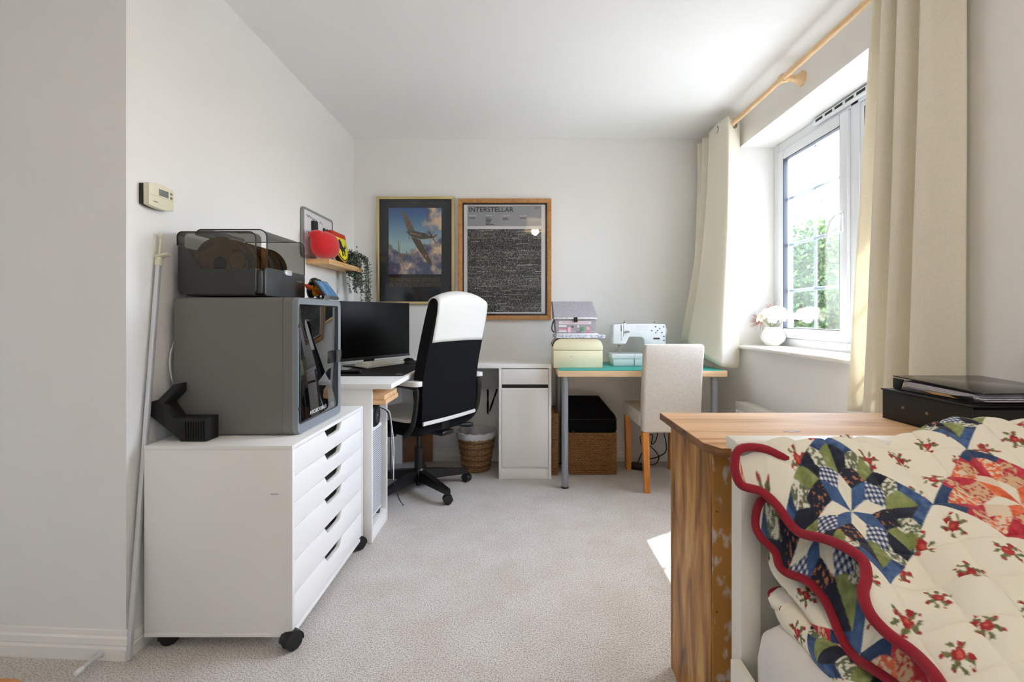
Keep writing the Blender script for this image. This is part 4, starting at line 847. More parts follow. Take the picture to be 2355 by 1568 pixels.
for i, (x, y, c) in enumerate(((1178, 326, (84, 120, 160)), (1370, 328, (118, 132, 176)), (1277, 372, (120, 142, 172)), (1086, 420, (124, 136, 176)), (1226, 418, (70, 132, 176)), (1184, 468, (126, 146, 180)), (1326, 466, (112, 126, 172)), (1376, 560, (96, 110, 158)), (1378, 652, (90, 104, 150)))):
    a = sp(x, y); B().prism(rrect(.0105, .0105, .004, 4, a[0], a[1]), -3.1352, -3.1338, fY).out('blue_dot', M('dot_%d' % i, c, .4), t)
bxp(1126, 590, 1278, 628, 3.133, 3.1352, 'name_plate', M('plate_brown', (70, 50, 50), .4), 0)
p = sp(1420, 465); B().lathe([(.0, 0), (.03, 0), (.034, .004), (.034, .018), (.028, .022), (0, .022)], mat=frame((p[0], 3.19, p[1]), (0, 1, 0), (0, 0, 1))).out('hand_wheel', M('wheel_grey', (206, 208, 208), .4), t)
p = sp(465, 262); B().cyl((p[0], 3.18, p[1] - .004), (p[0], 3.18, p[1] + .008), .011, .009).out('bobbin_winder', mach_m, t); B().sph((p[0], 3.18, p[1] + .0105), (.008, .008, .004), 10).out('winder_cap', M('olive_cap', (92, 90, 74), .5), t)
p = sp(1216, 255); B().cyl((p[0], 3.2, p[1] - .004), (p[0], 3.2, p[1] + .016), .0016, seg=8).out('spool_pin', blk_m, t)
p = sp(1170, 262); B().sph((p[0], 3.19, p[1] - .006), (.022, .03, .009), 14).out('spool_dome', mach_m, t)
p, q = sp(325, 740), sp(330, 935); B().cyl((p[0], 3.185, p[1] + .002), (q[0], 3.185, q[1] + .04), .0042, .0035, seg=10).out('needle_bar', chrome_m, t)
p = sp(322, 800); B().cyl((p[0] - .002, 3.178, p[1]), (p[0] + .013, 3.178, p[1] + .003), .0028, seg=8).out('clamp_screw', M('dark_steel', (84, 80, 70), .35, .8), t)
b = B(); b.box((q[0] - .004, 3.18, q[1] + .012), (q[0] + .004, 3.19, q[1] + .045), .001); b.box((q[0] - .006, 3.168, q[1] + .004), (q[0] + .01, 3.198, q[1] + .012), .001); b.out('presser_foot', chrome_m, t)
B().cyl((q[0] + .001, 3.185, zb + .001), (q[0] + .001, 3.185, q[1] + .04), .0008, seg=6).out('needle', chrome_m, t)
# ---------------------------------------------------------------- baskets and bag under the table
def wicker(c1, c2, name, sc=(160, 160, 70)):
    m = bpy.data.materials.new(name); m.use_nodes = True; n, l = m.node_tree.nodes, m.node_tree.links; b = n['Principled BSDF']; b.inputs['Roughness'].default_value = .8
    tc = n.new('ShaderNodeTexCoord'); mp = n.new('ShaderNodeMapping'); mp.inputs['Scale'].default_value = sc; l.new(tc.outputs['Object'], mp.inputs[0])
    v = n.new('ShaderNodeTexNoise'); v.inputs['Scale'].default_value = 1.5; v.inputs['Detail'].default_value = 3; l.new(mp.outputs[0], v.inputs['Vector'])
    r = n.new('ShaderNodeValToRGB'); e = r.color_ramp.elements; e[0].position = .32; e[0].color = rgba(c2); e[1].position = .62; e[1].color = rgba(c1)
    l.new(v.outputs['Fac'], r.inputs[0]); l.new(r.outputs[0], b.inputs['Base Color'])
    bp = n.new('ShaderNodeBump'); bp.inputs['Strength'].default_value = .8; bp.inputs['Distance'].default_value = .004; l.new(v.outputs['Fac'], bp.inputs['Height']); l.new(bp.outputs[0], b.inputs['Normal']); return m
sea_m = wicker((168, 122, 70), (92, 58, 28), 'seagrass_weave')
def wovenbox(name, label, x0, x1, y0, y1, h, nrow, nst, par_mat):
    t = thing(name, label, 'basket', ((x0 + x1) / 2, (y0 + y1) / 2, 0), group=None)
    B().box((x0 + .006, y0 + .006, .002), (x1 - .006, y1 - .006, h - .012), .003).out('core', par_mat, t)
    b = B(); cx_, cy_ = (x0 + x1) / 2, (y0 + y1) / 2
    for j in range(nrow):
        z = .008 + j * (h - .014) / (nrow - 1); ring = rrect(x1 - x0 - .012, y1 - y0 - .012, .012, 3, cx_, cy_); pp = []
        per = []
        for k in range(len(ring)):
            a, c = Vector(ring[k] + (0,)), Vector(ring[(k + 1) % len(ring)] + (0,)); m_ = max(1, int((c - a).length / .012))
            for q_ in range(m_): per.append(a.lerp(c, q_ / m_))
        pp = [Vector((v_.x + (v_.x - cx_) / (x1 - x0) * .012 * ((k + j) % 2), v_.y + (v_.y - cy_) / (y1 - y0) * .012 * ((k + j) % 2), z)) for k, v_ in enumerate(per)]
        b.tube(pp + [pp[0]], .0052, 5)
    b.out('weave', par_mat, t, kind='stuff'); return t
wovenbox('seagrass_basket', 'square brown seagrass basket under the sewing table', .331, .648, 3.137, 3.41, .284, 24, 0, sea_m)
wovenbox('seagrass_box', 'tall narrow brown woven box beside the back desk', .205, .253, 3.125, 3.41, .415, 34, 0, sea_m)
t = thing('black_bag', 'black fabric case sitting on the seagrass basket', 'bag', (.49, 3.27, .285))
b = B(); rows = []
for z, x0, x1, y0, y1, r_ in ((.2855, .325, .645, 3.14, 3.41, .02), (.30, .318, .653, 3.132, 3.418, .03), (.37, .318, .652, 3.132, 3.42, .03), (.395, .322, .646, 3.15, 3.42, .03), (.47, .33, .585, 3.30, 3.42, .02), (.488, .335, .57, 3.33, 3.415, .015)):
    rows.append([Vector((u, v_, z)) for u, v_ in rrect(x1 - x0, y1 - y0, r_, 5, (x0 + x1) / 2, (y0 + y1) / 2)])
b.rings(rows); b.out('case', blkf_m, t)
B().tube([Vector((u, v_, .375)) for u, v_ in rrect(.337, .291, .03, 5, .4855, 3.276)] , .003, 6).out('zip', M('zip_black', (12, 12, 12), .35), t)
B().tube([(.345, 3.128, .30), (.36, 3.122, .292), (.372, 3.126, .288)], .004, 6).out('zip_pull', M('zip_black', (12, 12, 12), .35), t)
# power brick and its cables
t = thing('power_adapter', 'black mains adapter with looping cable beside the skirting', 'power adapter', (.80, 3.33, 0))
B().box((-.06, -.03, 0), (.06, .03, .04), .006, mat=Matrix.Translation((.835, 3.25, .001)) @ Matrix.Rotation(R(-25), 4, 'Z')).out('brick', blk_m, t)
cb = M('cable_black', (14, 14, 14), .5)
B().tube([P(1465, 1068, 3.22), P(1485, 1025, 3.3), P(1500, 1030, 3.36), P(1515, 1050, 3.36), P(1508, 1066, 3.3), P(1490, 1066, 3.28), P(1478, 1045, 3.36), P(1495, 1055, 3.4), P(1528, 1042, 3.41), P(1532, 1020, 3.42), P(1526, 990, 3.425), P(1520, 930, 3.425)], .0038, 7, smooth=8).out('cable', cb, t)
B().tube([P(1480, 1040, 3.38), P(1472, 1008, 3.41), P(1478, 1002, 3.42), P(1500, 1000, 3.42), P(1498, 1020, 3.42), P(1505, 1018, 3.42), P(1512, 998, 3.425), P(1516, 930, 3.425)], .0034, 7, smooth=8).out('cable', cb, t)
# ---------------------------------------------------------------- linen dining chair
t = thing('dining_chair', 'beige linen dining chair with honey wooden legs at sewing table', 'chair', (.91, 3.05, 0), R(2))
lin_m = M('beige_linen', (214, 206, 194), .9, var=(170, (200, 190, 178), .12), bump=(700, .3), sheen=.1)
hw_m = woodm('honey_beech', (222, 150, 74), (206, 132, 58), (186, 112, 46), (30, 30, 4), .4)
fr2 = Matrix.Translation((.91, 3.05, 0)) @ Matrix.Rotation(R(2), 4, 'Z'); L2 = lambda x, y, z: fr2 @ Vector((x, y, z))
b = B(); rows = []
for z, yb, wd, tk in ((.362, -.232, .335, .05), (.372, -.236, .355, .065), (.48, -.240, .36, .07), (.65, -.255, .36, .066), (.8, -.276, .362, .06), (.885, -.290, .364, .056), (.899, -.291, .352, .046), (.903, -.291, .325, .02)):
    rows.append([L2(u, v_, z) for u, v_ in rrect(wd, tk, min(.016, tk * .45), 4, 0, yb + .034)])
b.rings(rows); b.out('backrest', lin_m, t)
b = B(); rows = []
for z, wd, dp in ((.385, .345, .40), (.392, .362, .42), (.455, .364, .422), (.476, .35, .41), (.482, .25, .3)): rows.append([L2(u, v_, z) for u, v_ in rrect(wd, dp, .022, 4, 0, .03)])
b.rings(rows); b.out('seat', lin_m, t)
for sx, sy, z1 in ((-1, 1, .39), (1, 1, .39), (-1, -1, .364), (1, -1, .364)):
    x, y = sx * .157, (.2 if sy > 0 else -.205); x1, y1 = sx * .150, (.205 if sy > 0 else -.222); w_ = .0195
    b = B(); b.rings([[L2(a + k * c_, d + m_ * c_, z) for k, m_ in ((-1, -1), (1, -1), (1, 1), (-1, 1))] for a, d, z, c_ in ((x1, y1, 0, .0165), (x, y, z1, w_))]); b.out('leg', hw_m, t)
# ---------------------------------------------------------------- curtain rod and curtains
RX, RZ = 1.33, 2.276
t = thing('curtain_rod', 'turned beech curtain pole above the window', 'curtain rod', (1.43, 2.36, RZ))
B().cyl((RX, 3.40, RZ), (RX, .9, RZ), .0145, seg=20).out('pole', beech_m, t)
for y in (2.36, 1.05):
    B().lathe([(.036, 0), (.036, .008), (.030, .012), (.022, .028), (.016, .05), (.0145, .066), (.019, .072), (.021, .080), (.019, .09)], mat=frame((XR, y, RZ), (0, -1, 0), (0, 0, 1)) ).out('bracket', beech_m, t)
    b = B(); b.lathe([(.0155, -.013), (.021, -.011), (.023, 0), (.021, .011), (.0155, .013), (.0155, -.013)], mat=frame((RX, y, RZ), (1, 0, 0), (0, 0, 1))); b.out('bracket_ring', beech_m, t)
B().sph((RX, 3.415, RZ), .026).out('finial', beech_m, t)
cur_m = M('cream_linen_curtain', (247, 243, 231), .9, var=(260, (240, 234, 218), .1), bump=(800, .25), trans=.25)
def curtain(top, bot, ztop, zbots, name, label, nz=50, sub=7, pw=1.6, wob=.006):
    t = thing(name, label, 'curtain', (bot[0][0], bot[0][1], min(zbots)))
    T_ = crv([Vector((a, b_, 0)) for a, b_ in top], sub); Bo = crv([Vector((a, b_, z)) for (a, b_), z in zip(bot, zbots)], sub); pts = []
    for i in range(len(T_)):
        col = []
        for j in range(nz + 1):
            s_ = j / nz; e = s_ ** pw; z = ztop + (Bo[i].z - ztop) * s_
            x = T_[i].x * (1 - e) + Bo[i].x * e + wob * math.sin(s_ * 5 + i * .3) * s_ * (1 - s_) * 2; y = T_[i].y * (1 - e) + Bo[i].y * e
            col.append((x, y, z))
        pts.append(col)
    o = sheet('panel', pts, cur_m, parent=t); md = o.modifiers.new('s', 'SOLIDIFY'); md.thickness = .003; md.offset = 0
    return t
t = curtain([(1.405, 2.985), (1.365, 2.945), (1.312, 2.902), (1.288, 2.908), (1.272, 3.06), (1.285, 3.17), (1.35, 3.16), (1.375, 3.20), (1.29, 3.235), (1.278, 3.26), (1.36, 3.29), (1.37, 3.32), (1.285, 3.35), (1.29, 3.39)],
            [(1.405, 2.985), (1.36, 2.965), (1.275, 2.905), (1.235, 2.905), (1.16, 3.0), (1.115, 3.10), (1.16, 3.15), (1.22, 3.20), (1.14, 3.24), (1.13, 3.27), (1.22, 3.30), (1.27, 3.33), (1.22, 3.36), (1.25, 3.40)],
            2.315, [.739, .739, .752, .765, .82, .895, .88, .86, .89, .90, .86, .82, .8, .8], 'window_curtain', 'cream eyelet curtain at the far end of the window, caught behind chair', pw=1.9)
ey_m = M('antique_ring', (150, 146, 138), .3, .9)
for c0, ax in (((1.34, 2.921, RZ), (.9, .42, 0)), ((1.276, 3.02, RZ), (.0, 1, 0))):
    B().lathe([(.019, -.003), (.027, -.003), (.028, 0), (.027, .003), (.019, .003), (.019, -.003)], mat=frame(c0, ax, (0, 0, 1)), seg=24).out('eyelet', ey_m, t)
curtain([(1.305, 1.72), (1.29, 1.695), (1.36, 1.685), (1.37, 1.665), (1.285, 1.645), (1.29, 1.62), (1.37, 1.615), (1.37, 1.59), (1.285, 1.575), (1.288, 1.55), (1.365, 1.54), (1.368, 1.52), (1.295, 1.50), (1.30, 1.475), (1.335, 1.465), (1.385, 1.445)],
        [(1.315, 1.845), (1.28, 1.82), (1.34, 1.79), (1.36, 1.77), (1.285, 1.745), (1.29, 1.71), (1.36, 1.69), (1.36, 1.67), (1.283, 1.645), (1.287, 1.62), (1.36, 1.60), (1.365, 1.58), (1.29, 1.55), (1.295, 1.51), (1.335, 1.48), (1.387, 1.447)],
        2.32, [.70] * 16, 'window_curtain', 'long cream curtain hanging in straight folds at the near end of the window', pw=1.1, wob=.004)
# ---------------------------------------------------------------- radiator
t = thing('radiator', 'white panel radiator on the wall under the window', 'radiator', (1.4, 2.4, .14))
B().box((1.345, 1.92, .14), (1.36, 2.90, .52), .004).out('front_panel', gloss_m, t)
b = B()
for i in range(30): y = 1.935 + i * .0325; b.box((1.337, y, .17), (1.346, y + .02, .49), .003, seg=1)
b.out('flutes', gloss_m, t, kind='stuff')
b = B(); b.box((1.342, 1.915, .515), (1.348, 2.905, .54), .001); b.box((1.405, 1.915, .515), (1.411, 2.905, .54), .001)
for i in range(66): y = 1.925 + i * .015; b.box((1.347, y, .53), (1.406, y + .006, .537), 0)
b.out('top_grille', gloss_m, t, kind='stuff')
for y in (1.915, 2.899): B().box((1.345, y, .14), (1.41, y + .006, .535), .001).out('end_panel', gloss_m, t)
for y in (2.05, 2.78): B().box((1.405, y, .2), (XR, y + .04, .48), .001).out('wall_bracket', gloss_m, t)
# ---------------------------------------------------------------- vase of flowers on the sill
t = thing('vase', 'small round white ceramic vase on the window sill', 'vase', (1.575, 2.915, .886))
vc = Vector((1.575, 2.905, .8865))
B().lathe([(.0, 0), (.035, 0), (.038, .004), (.066, .03), (.072, .052), (.064, .082), (.048, .108), (.045, .116), (.041, .116), (.044, .108), (.058, .08), (.064, .05), (.0, .012)], c=vc, seg=36).out('body', M('white_ceramic', (240, 240, 236), .25), t)
t = thing('flower_bouquet', 'bouquet of white silk flowers with pink spiky sprays', 'flowers', (1.575, 2.905, .99))
pet_m = [M('white_petal', (244, 242, 232), .7, trans=.3), M('cream_petal', (240, 228, 204), .7, trans=.3)]
def flower_mesh(seed, R_=.032, n=6):
    g = random.Random(seed); b = B()
    for k in range(n):
        a = k * 2 * math.pi / n + g.uniform(-.15, .15); ln = R_ * g.uniform(.85, 1.1); wd = ln * .42; rows = []
        for i, (r_, w_, z) in enumerate(((.08, .2, 0), (.4, .85, .2), (.75, 1, .3), (1.0, .45, .22))):
            rows.append([Vector((math.cos(a) * ln * r_ - math.sin(a) * wd * w_ * s_, math.sin(a) * ln * r_ + math.cos(a) * wd * w_ * s_, ln * z + ln * .12 * abs(s_) + g.uniform(-.1, .1) * ln * .4)) for s_ in (-1, -.4, .4, 1)])
        b.rings(rows, closed=False, cap=False)
    return b
protos = []
for k in range(4): o = flower_mesh(k, .034 + .004 * (k % 2), 5 + k % 3).out('flower', pet_m[k % 2 if k == 3 else 0], t, w=False); protos.append(o)
rr_ = random.Random(11); used = 0
for i in range(21):
    o = protos[i] if i < 4 else protos[i % 4].copy()
    if i >= 4: C.objects.link(o); o.parent = t
    a = i * 2.4; rd = math.sqrt((i + .5) / 21); el = rd * 1.25
    d = Vector((math.sin(el) * math.cos(a), math.sin(el) * math.sin(a), math.cos(el))); d.y -= .1
    o.location = Vector((d.x * .075, d.y * .105 - .01, .035 + d.z * .085)); o.rotation_euler = d.to_track_quat('Z', 'Y').to_euler(); o.scale = [rr_.uniform(.9, 1.15)] * 3
pk = M('dusty_pink', (182, 132, 128), .8); b = B()
for k in range(60):
    c0 = Vector((1.535, 2.975, 1.04)); d = Vector((rr_.uniform(-1, .3), rr_.uniform(-.2, 1.2), rr_.uniform(-.7, .9))).normalized(); c1 = c0 + d * rr_.uniform(.045, .075); b.cyl(c0, c1, .0018, .0006, 4)
for k in range(24):
    c0 = Vector((1.58, 2.93, 1.10)); d = Vector((rr_.uniform(-.6, .6), rr_.uniform(-.3, .9), rr_.uniform(.4, 1))).normalized(); b.cyl(c0, c0 + d * rr_.uniform(.04, .07), .0015, .0006, 4)
b.out('spiky_spray', pk, t, kind='stuff')
b = B()
for k in range(10):
    d = Vector((rr_.uniform(-.8, .4), rr_.uniform(-1, .6), rr_.uniform(.2, 1))).normalized(); b.cyl((1.575, 2.905, .99), Vector((1.575, 2.905, 1.0)) + d * .08, .0016, .001, 5)
b.out('stems', M('stem_green', (120, 132, 92), .7), t, kind='stuff')
# ---------------------------------------------------------------- chest by the bed end
chw = woodm('old_pine_top', (234, 198, 156), (222, 180, 134), (178, 126, 80), (2, 20, 20), .58, .9)
che = woodm('old_pine_edge', (150, 104, 58), (118, 76, 40), (70, 42, 22), (6, 6, 30), .5)
chs = woodm('stained_pine_side', (222, 178, 112), (178, 124, 60), (88, 52, 26), (20, 20, 4.5), .5, .5)
chb = M('worn_brown_paint', (184, 132, 66), .7, var=(38, (206, 198, 186), .05, .40), stretch=(1, 1, .5))
KX0, KX1, KY0, KY1, KZ = .430, 1.335, 1.05, 1.437, .7725
t = thing('pine_chest', 'worn pine chest standing between bed end and window', 'chest', (.9, 1.27, 0))
B().prism([(KX0, 1.094), (KX0, KY1), (KX1, KY1), (KX1, KY0), (KX0 + .024, KY0)], KZ - .021, KZ - .002, bev=.001).out('top_edge', che, t)
B().prism([(KX0 + .001, 1.094), (KX0 + .001, KY1 - .001), (KX1 - .001, KY1 - .001), (KX1 - .001, KY0 + .001), (KX0 + .0245, KY0 + .001)], KZ - .002, KZ, bev=.0006).out('top_board', chw, t)
B().box((.460, 1.124, .0), (.478, 1.412, KZ - .021), .001).out('side_panel', chs, t)
B().box((KX1 - .04, 1.124, .0), (KX1 - .022, 1.412, KZ - .021), .001).out('side_panel', chs, t)
B().box((.4585, 1.412, 0), (.48, 1.42, KZ - .021), .001).out('corner_strip', woodm('pale_strip', (206, 166, 110), (186, 142, 86), (150, 104, 58), (26, 26, 3), .5), t)
B().box((.48, 1.412, 0), (KX1 - .022, 1.42, KZ - .021), .001).out('front_panel', chs, t)
B().box((.463, 1.119, .0), (KX1 - .024, 1.126, KZ - .021), .001).out('back_panel', chb, t, label='unfinished brown back with pale paint flecks')
for z in (.60, .36): B().cyl((.472, 1.1175, z), (.472, 1.12, z), .002, seg=8).out('nail', M('rusty_nail', (74, 60, 48), .7), t)
B().prism([(.012 * math.cos(a) * 2, .012 * math.sin(a) * .55) for a in [k * .4 for k in range(15)]], 0, .0004, Matrix.Translation((.70, 1.20, KZ))).out('knot', M('pine_knot', (126, 82, 46), .5), t)
# ---------------------------------------------------------------- files on the chest
BX0, BX1, BY0, BY1, BZ1 = 1.063, 1.325, 1.096, 1.367, .859
t = thing('box_file', 'black lever-arch file lying flat on the pine chest', 'file', (1.2, 1.23, KZ))
fb_m = M('black_file_board', (20, 19, 18), .55, bump=(500, .1))
B().box((BX0, BY0, KZ + .001), (BX1, BY1, KZ + .0045), .001).out('lower_cover', fb_m, t)
B().box((BX0 - .003, BY0 - .002, BZ1 - .0045), (BX1, BY1 + .002, BZ1), .001).out('upper_cover', fb_m, t)
B().box((BX0, BY0, KZ + .0045), (BX0 + .005, BY1, BZ1 - .0045), .002).out('spine', fb_m, t)
B().box((BX0 + .012, BY0 + .01, KZ + .006), (BX1 - .01, BY1 - .01, BZ1 - .012), .001).out('paper_block', M('paper_edges', (60, 58, 56), .8), t)
for y in (1.292, 1.216): B().lathe([(0, .0024), (.0035, .002), (.0045, 0), (.0045, -.002)], mat=frame((BX0 - .0005, y, .816), (0, -1, 0), (0, 0, 1)), seg=14).out('rivet', M('brass_rivet', (160, 132, 104), .35, .8), t)
t = thing('ring_binder', 'open black ring binder stuffed with clear pockets and papers', 'binder', (1.2, 1.23, BZ1))
B().box((1.085, 1.10, BZ1 + .0005), (1.33, 1.352, BZ1 + .0035), .001).out('lower_cover', fb_m, t)
tp = frame((1.083, 1.354, BZ1 + .0355), (1, 0, 0), (0, -1, -.03))
B().box((0, 0, -.0035), (.25, .266, 0), .001, mat=tp).out('upper_cover', M('glossy_black_cover', (36, 35, 33), .12), t)
B().prism([(1.353, BZ1 + .0035), (1.353, BZ1 + .0325), (1.318, BZ1 + .0315), (1.328, BZ1 + .0035)], 1.083, 1.0875, fX, .0008).out('spine_end', fb_m, t)
rr_ = random.Random(4)
pk_m = clear('plastic_pocket', (196, 194, 196), .12, .15); lil = M('lilac_paper', (206, 202, 222), .7)
for i in range(12):
    z = BZ1 + .0042 + i * .0021; ln = .205 + .022 * rr_.random() + .012 * (i % 3 == 0); a = 1.0855 + rr_.uniform(0, .007)
    pm = frame((a, 1.332 - rr_.uniform(0, .012), z + .0004), (1, 0, 0), (.02 * rr_.uniform(-1, 1), -1, .012 - .004 * i * .8)); B().box((0, 0, 0), (.232 - rr_.random() * .01, ln, .0011), 0, mat=pm).out('sheet', [pap_m, lil, pap_m, lil][i % 4] if i > 2 else M('grey_sheet', (128, 124, 120), .7), t)
B().prism([(0, .002), (.03, .006), (.10, .004), (.12, -.003), (.07, -.001)], -.002, .0, frame((1.0852, 1.255, BZ1 + .0135), (0, -1, -.03), (0, 0, 1)) @ Matrix.Rotation(R(180), 4, 'X'), 0).out('tan_envelope', M('tan_paper', (206, 166, 112), .7, var=(30, (180, 134, 84))), t)
B().prism([(0, 0), (.06, .012), (.065, .002), (.05, -.008)], 0, .0008, frame((1.083, 1.175, BZ1 + .012), (0, -1, -.08), (0, 0, 1)), 0).out('clear_pocket', pk_m, t)
# ---------------------------------------------------------------- bed
t = thing('bed', 'white painted wooden bed frame with panelled end', 'bed', (.9, .0, 0))
bed_m = M('white_bed_paint', (234, 231, 222), .35)
BPX0, BPX1 = .454, 1.39
for x in (BPX0, BPX1 - .042): B().box((x, .958, 0), (x + .042, 1.003, .792), .003).out('post', bed_m, t)
B().box((BPX0 + .043, .966, .74), (BPX1 - .043, .996, .792), .002).out('upper_rail', bed_m, t)
B().prism([(.944, .7925), (.992, .7925), (.992, .816), (.950, .816), (.944, .811)], .4385, 1.40, fX, .002).out('cap_rail', bed_m, t)
for i in range(9):
    x = BPX0 + .043 + i * .0953; B().box((x, .976, .2), (x + .0935, .986, .74), .002).out('panel_board', bed_m, t)
B().box((BPX0 + .043, .966, .16), (BPX1 - .043, .996, .24), .002).out('lower_rail', bed_m, t)
for x in (.431, 1.385): B().box((x, -1.05, .17), (x + .022, .957, .367), .003).out('side_rail', bed_m, t)
for i in range(8): y = -.9 + i * .25; B().box((.4535, y, .285), (1.384, y + .07, .30), .002).out('slat', M('pine_slat', (214, 186, 146), .6), t)
for x in (.454, 1.348): B().box((x, -1.05, 0), (x + .042, -1.005, .9), .003).out('head_post', bed_m, t)
rows = []
for z, ins, r_ in ((.301, .012, .03), (.312, .002, .04), (.40, 0, .045), (.445, .004, .05), (.468, .018, .06), (.478, .04, .07), (.481, .09, .08)):
    rows.append([Vector((u, v_, z)) for u, v_ in rrect(.918 - 2 * ins, 1.96 - 2 * ins, r_, 6, .918, -.045)])
B().rings(rows).out('mattress', M('white_sheet_cotton', (226, 224, 222), .85, bump=(14, .25)), label='thick white mattress under the patchwork quilt', cat='mattress', origin=(.92, -.05, .3))
# ---------------------------------------------------------------- patchwork quilt
t = thing('patchwork_quilt', 'folded patchwork quilt with star blocks and red scalloped binding', 'quilt', (.8, .7, .481))
SEED_G = np.random.default_rng(21)
def quiltcol(U, V, rot=R(-14), off=(0, 0), plain=False):
    d = .0005; return sum(quiltcol1(U + a * d, V + b_ * d, rot, off, plain) for a, b_ in ((-1, -.4), (-.4, 1), (.4, -1), (1, .4))) / 4
def quiltcol1(U, V, rot, off, plain):
    """patchwork colours at cloth coordinates in metres, block spacing 0.29"""
    u0 = U * math.cos(rot) + V * math.sin(rot) + off[0]; v0 = -U * math.sin(rot) + V * math.cos(rot) + off[1]
    L = .29; iu, iv = np.floor(u0 / L + .5), np.floor(v0 / L + .5); u, v = u0 - iu * L, v0 - iv * L
    redb = ((iu + iv) % 2) == 1; valid = ~((iv < 0) & (iu < 1)) | plain
    n1 = fnoise(U * 260 + 50, V * 260 + 50, 5, 2); n2 = fnoise(U * 120 + 7, V * 120 + 3, 8, 2)
    cream = np.array((238, 233, 216.)); out = np.zeros(U.shape + (3,)); out[:] = cream
    r = np.hypot(u, v); th_ = np.arctan2(v, u); a = .0335; tip = .146
    inside = ((np.abs(u) + np.abs(v)) < tip) & valid
    tipreg = inside
    def put(m, c): out[m] = c
    blue, blue2, navy, green = np.array((62, 92, 138.)), np.array((40, 66, 104.)), np.array((26, 32, 52.)), np.array((136, 146, 88.))
    rA, rB, rC, rD = np.array((190, 44, 62.)), np.array((224, 106, 62.)), np.array((214, 180, 140.)), np.array((232, 214, 190.))
    var = ((n2 - .5) * 60)[..., None]
    put(tipreg, (0, 0, 0)); z = np.zeros(U.shape + (3,))
    base_b = blue + var; base_b2 = blue2 + var * .6
    outer = np.where((np.abs(np.abs(u) - np.abs(v)) > .075)[..., None], base_b, base_b2)
    outer_r = np.where((np.abs(np.abs(u) - np.abs(v)) > .075)[..., None], base_b2, rA + var)
    out[tipreg] = np.where(redb[..., None], outer_r, outer)[tipreg]
    # ring of print diamonds
    tri = np.abs(((th_ / (math.pi / 12)) % 2) - 1); ring = tipreg & (r < .098 + .022 * tri); seg = np.floor((th_ + math.pi) / (math.pi / 12)).astype(int)
    prn = np.where(((seg % 3) == 0)[..., None], (green + var), np.where(((seg % 3) == 1)[..., None], np.where((n1 > .52)[..., None], np.array((226, 224, 210.)), np.array((104, 112, 84.))), navy + var * .5))
    prn_r = np.where(((seg % 3) == 0)[..., None], rA + var, np.where(((seg % 3) == 1)[..., None], np.where((n1 > .55)[..., None], rA * 1.0, rC), np.where((n1 > .5)[..., None], rD, rB + var)))
    out[ring] = np.where(redb[..., None], prn_r, prn)[ring]
    # squares between the star points
    k = np.round((th_ - math.pi / 8) / (math.pi / 4)); ph = th_ - (k * math.pi / 4 + math.pi / 8); p, q = r * np.cos(ph), r * np.sin(ph)
    sq = valid & ((np.abs(p - a - a * .7071) + np.abs(q)) < a * .7071); odd = (k.astype(int) % 2) == 0
    gx = ((np.floor(u0 / .0042) % 2) + (np.floor(v0 / .0042) % 2)); ging = np.where((gx == 0)[..., None], np.array((238, 238, 236.)), np.where((gx == 1)[..., None], np.array((110, 124, 158.)), np.array((26, 38, 78.))))
    nf = np.where((n1 > .66)[..., None], np.array((190, 120, 80.)), navy)
    out[sq] = np.where(odd[..., None], np.where(redb[..., None], rD, ging), np.where(redb[..., None], np.where((n1 > .6)[..., None], rA, rC), nf))[sq]
    # eight pointed star
    k = np.round(th_ / (math.pi / 4)); ph = th_ - k * math.pi / 4; p, q = r * np.cos(ph), r * np.sin(ph)
    hl = a * math.cos(math.pi / 8); hw_ = a * math.sin(math.pi / 8); st = valid & ((np.abs(p - hl) / hl + np.abs(q) / hw_) < 1)
    even = (k.astype(int) % 2) == 0
    out[st] = np.where(even[..., None], cream, np.where(redb[..., None], rB + var, blue + var * .5))[st]
    # rose sprigs on the cream ground
    gsz = .074; ang = .5; us, vs_ = u0 * math.cos(ang) + v0 * math.sin(ang), -u0 * math.sin(ang) + v0 * math.cos(ang)
    ci, cj = np.floor(us / gsz).astype(int), np.floor(vs_ / gsz).astype(int); G1 = SEED_G.random((64, 64, 4)) if not hasattr(quiltcol, 'G') else quiltcol.G; quiltcol.G = G1
    jit = G1[ci % 64, cj % 64]; lu = us - (ci + .5) * gsz - (jit[..., 0] - .5) * .022; lv = vs_ - (cj + .5) * gsz - (jit[..., 1] - .5) * .022
    an = jit[..., 2] * 6.28; x, y = lu * np.cos(an) + lv * np.sin(an), -lu * np.sin(an) + lv * np.cos(an)
    free = ~tipreg; wob = (n1 - .5) * .006
    def dot(cx_, cy_, rx, c, ry=None):
        m = free & (((x - cx_ + wob) / rx) ** 2 + ((y - cy_ - wob) / (ry or rx)) ** 2 < 1); out[m] = (np.array(c) + var * .7)[m]
    for cx_, cy_, rx, ry in ((.011, .002, .009, .0035), (-.009, -.007, .008, .0035), (.004, -.011, .0035, .009), (-.003, .012, .003, .009), (.013, -.010, .006, .0025), (-.014, .006, .006, .0025)): dot(cx_, cy_, rx, (112, 116, 72), ry)
    for cx_, cy_, rr__ in ((0, 0, .0082), (.013, .007, .0048), (-.006, .0135, .0036), (-.015, -.011, .003), (.006, -.019, .003), (.021, -.003, .0026)): dot(cx_, cy_, rr__, (168, 40, 44))
    dot(.001, .001, .0032, (206, 92, 70)); 
    return lin(np.clip(out, 0, 255))
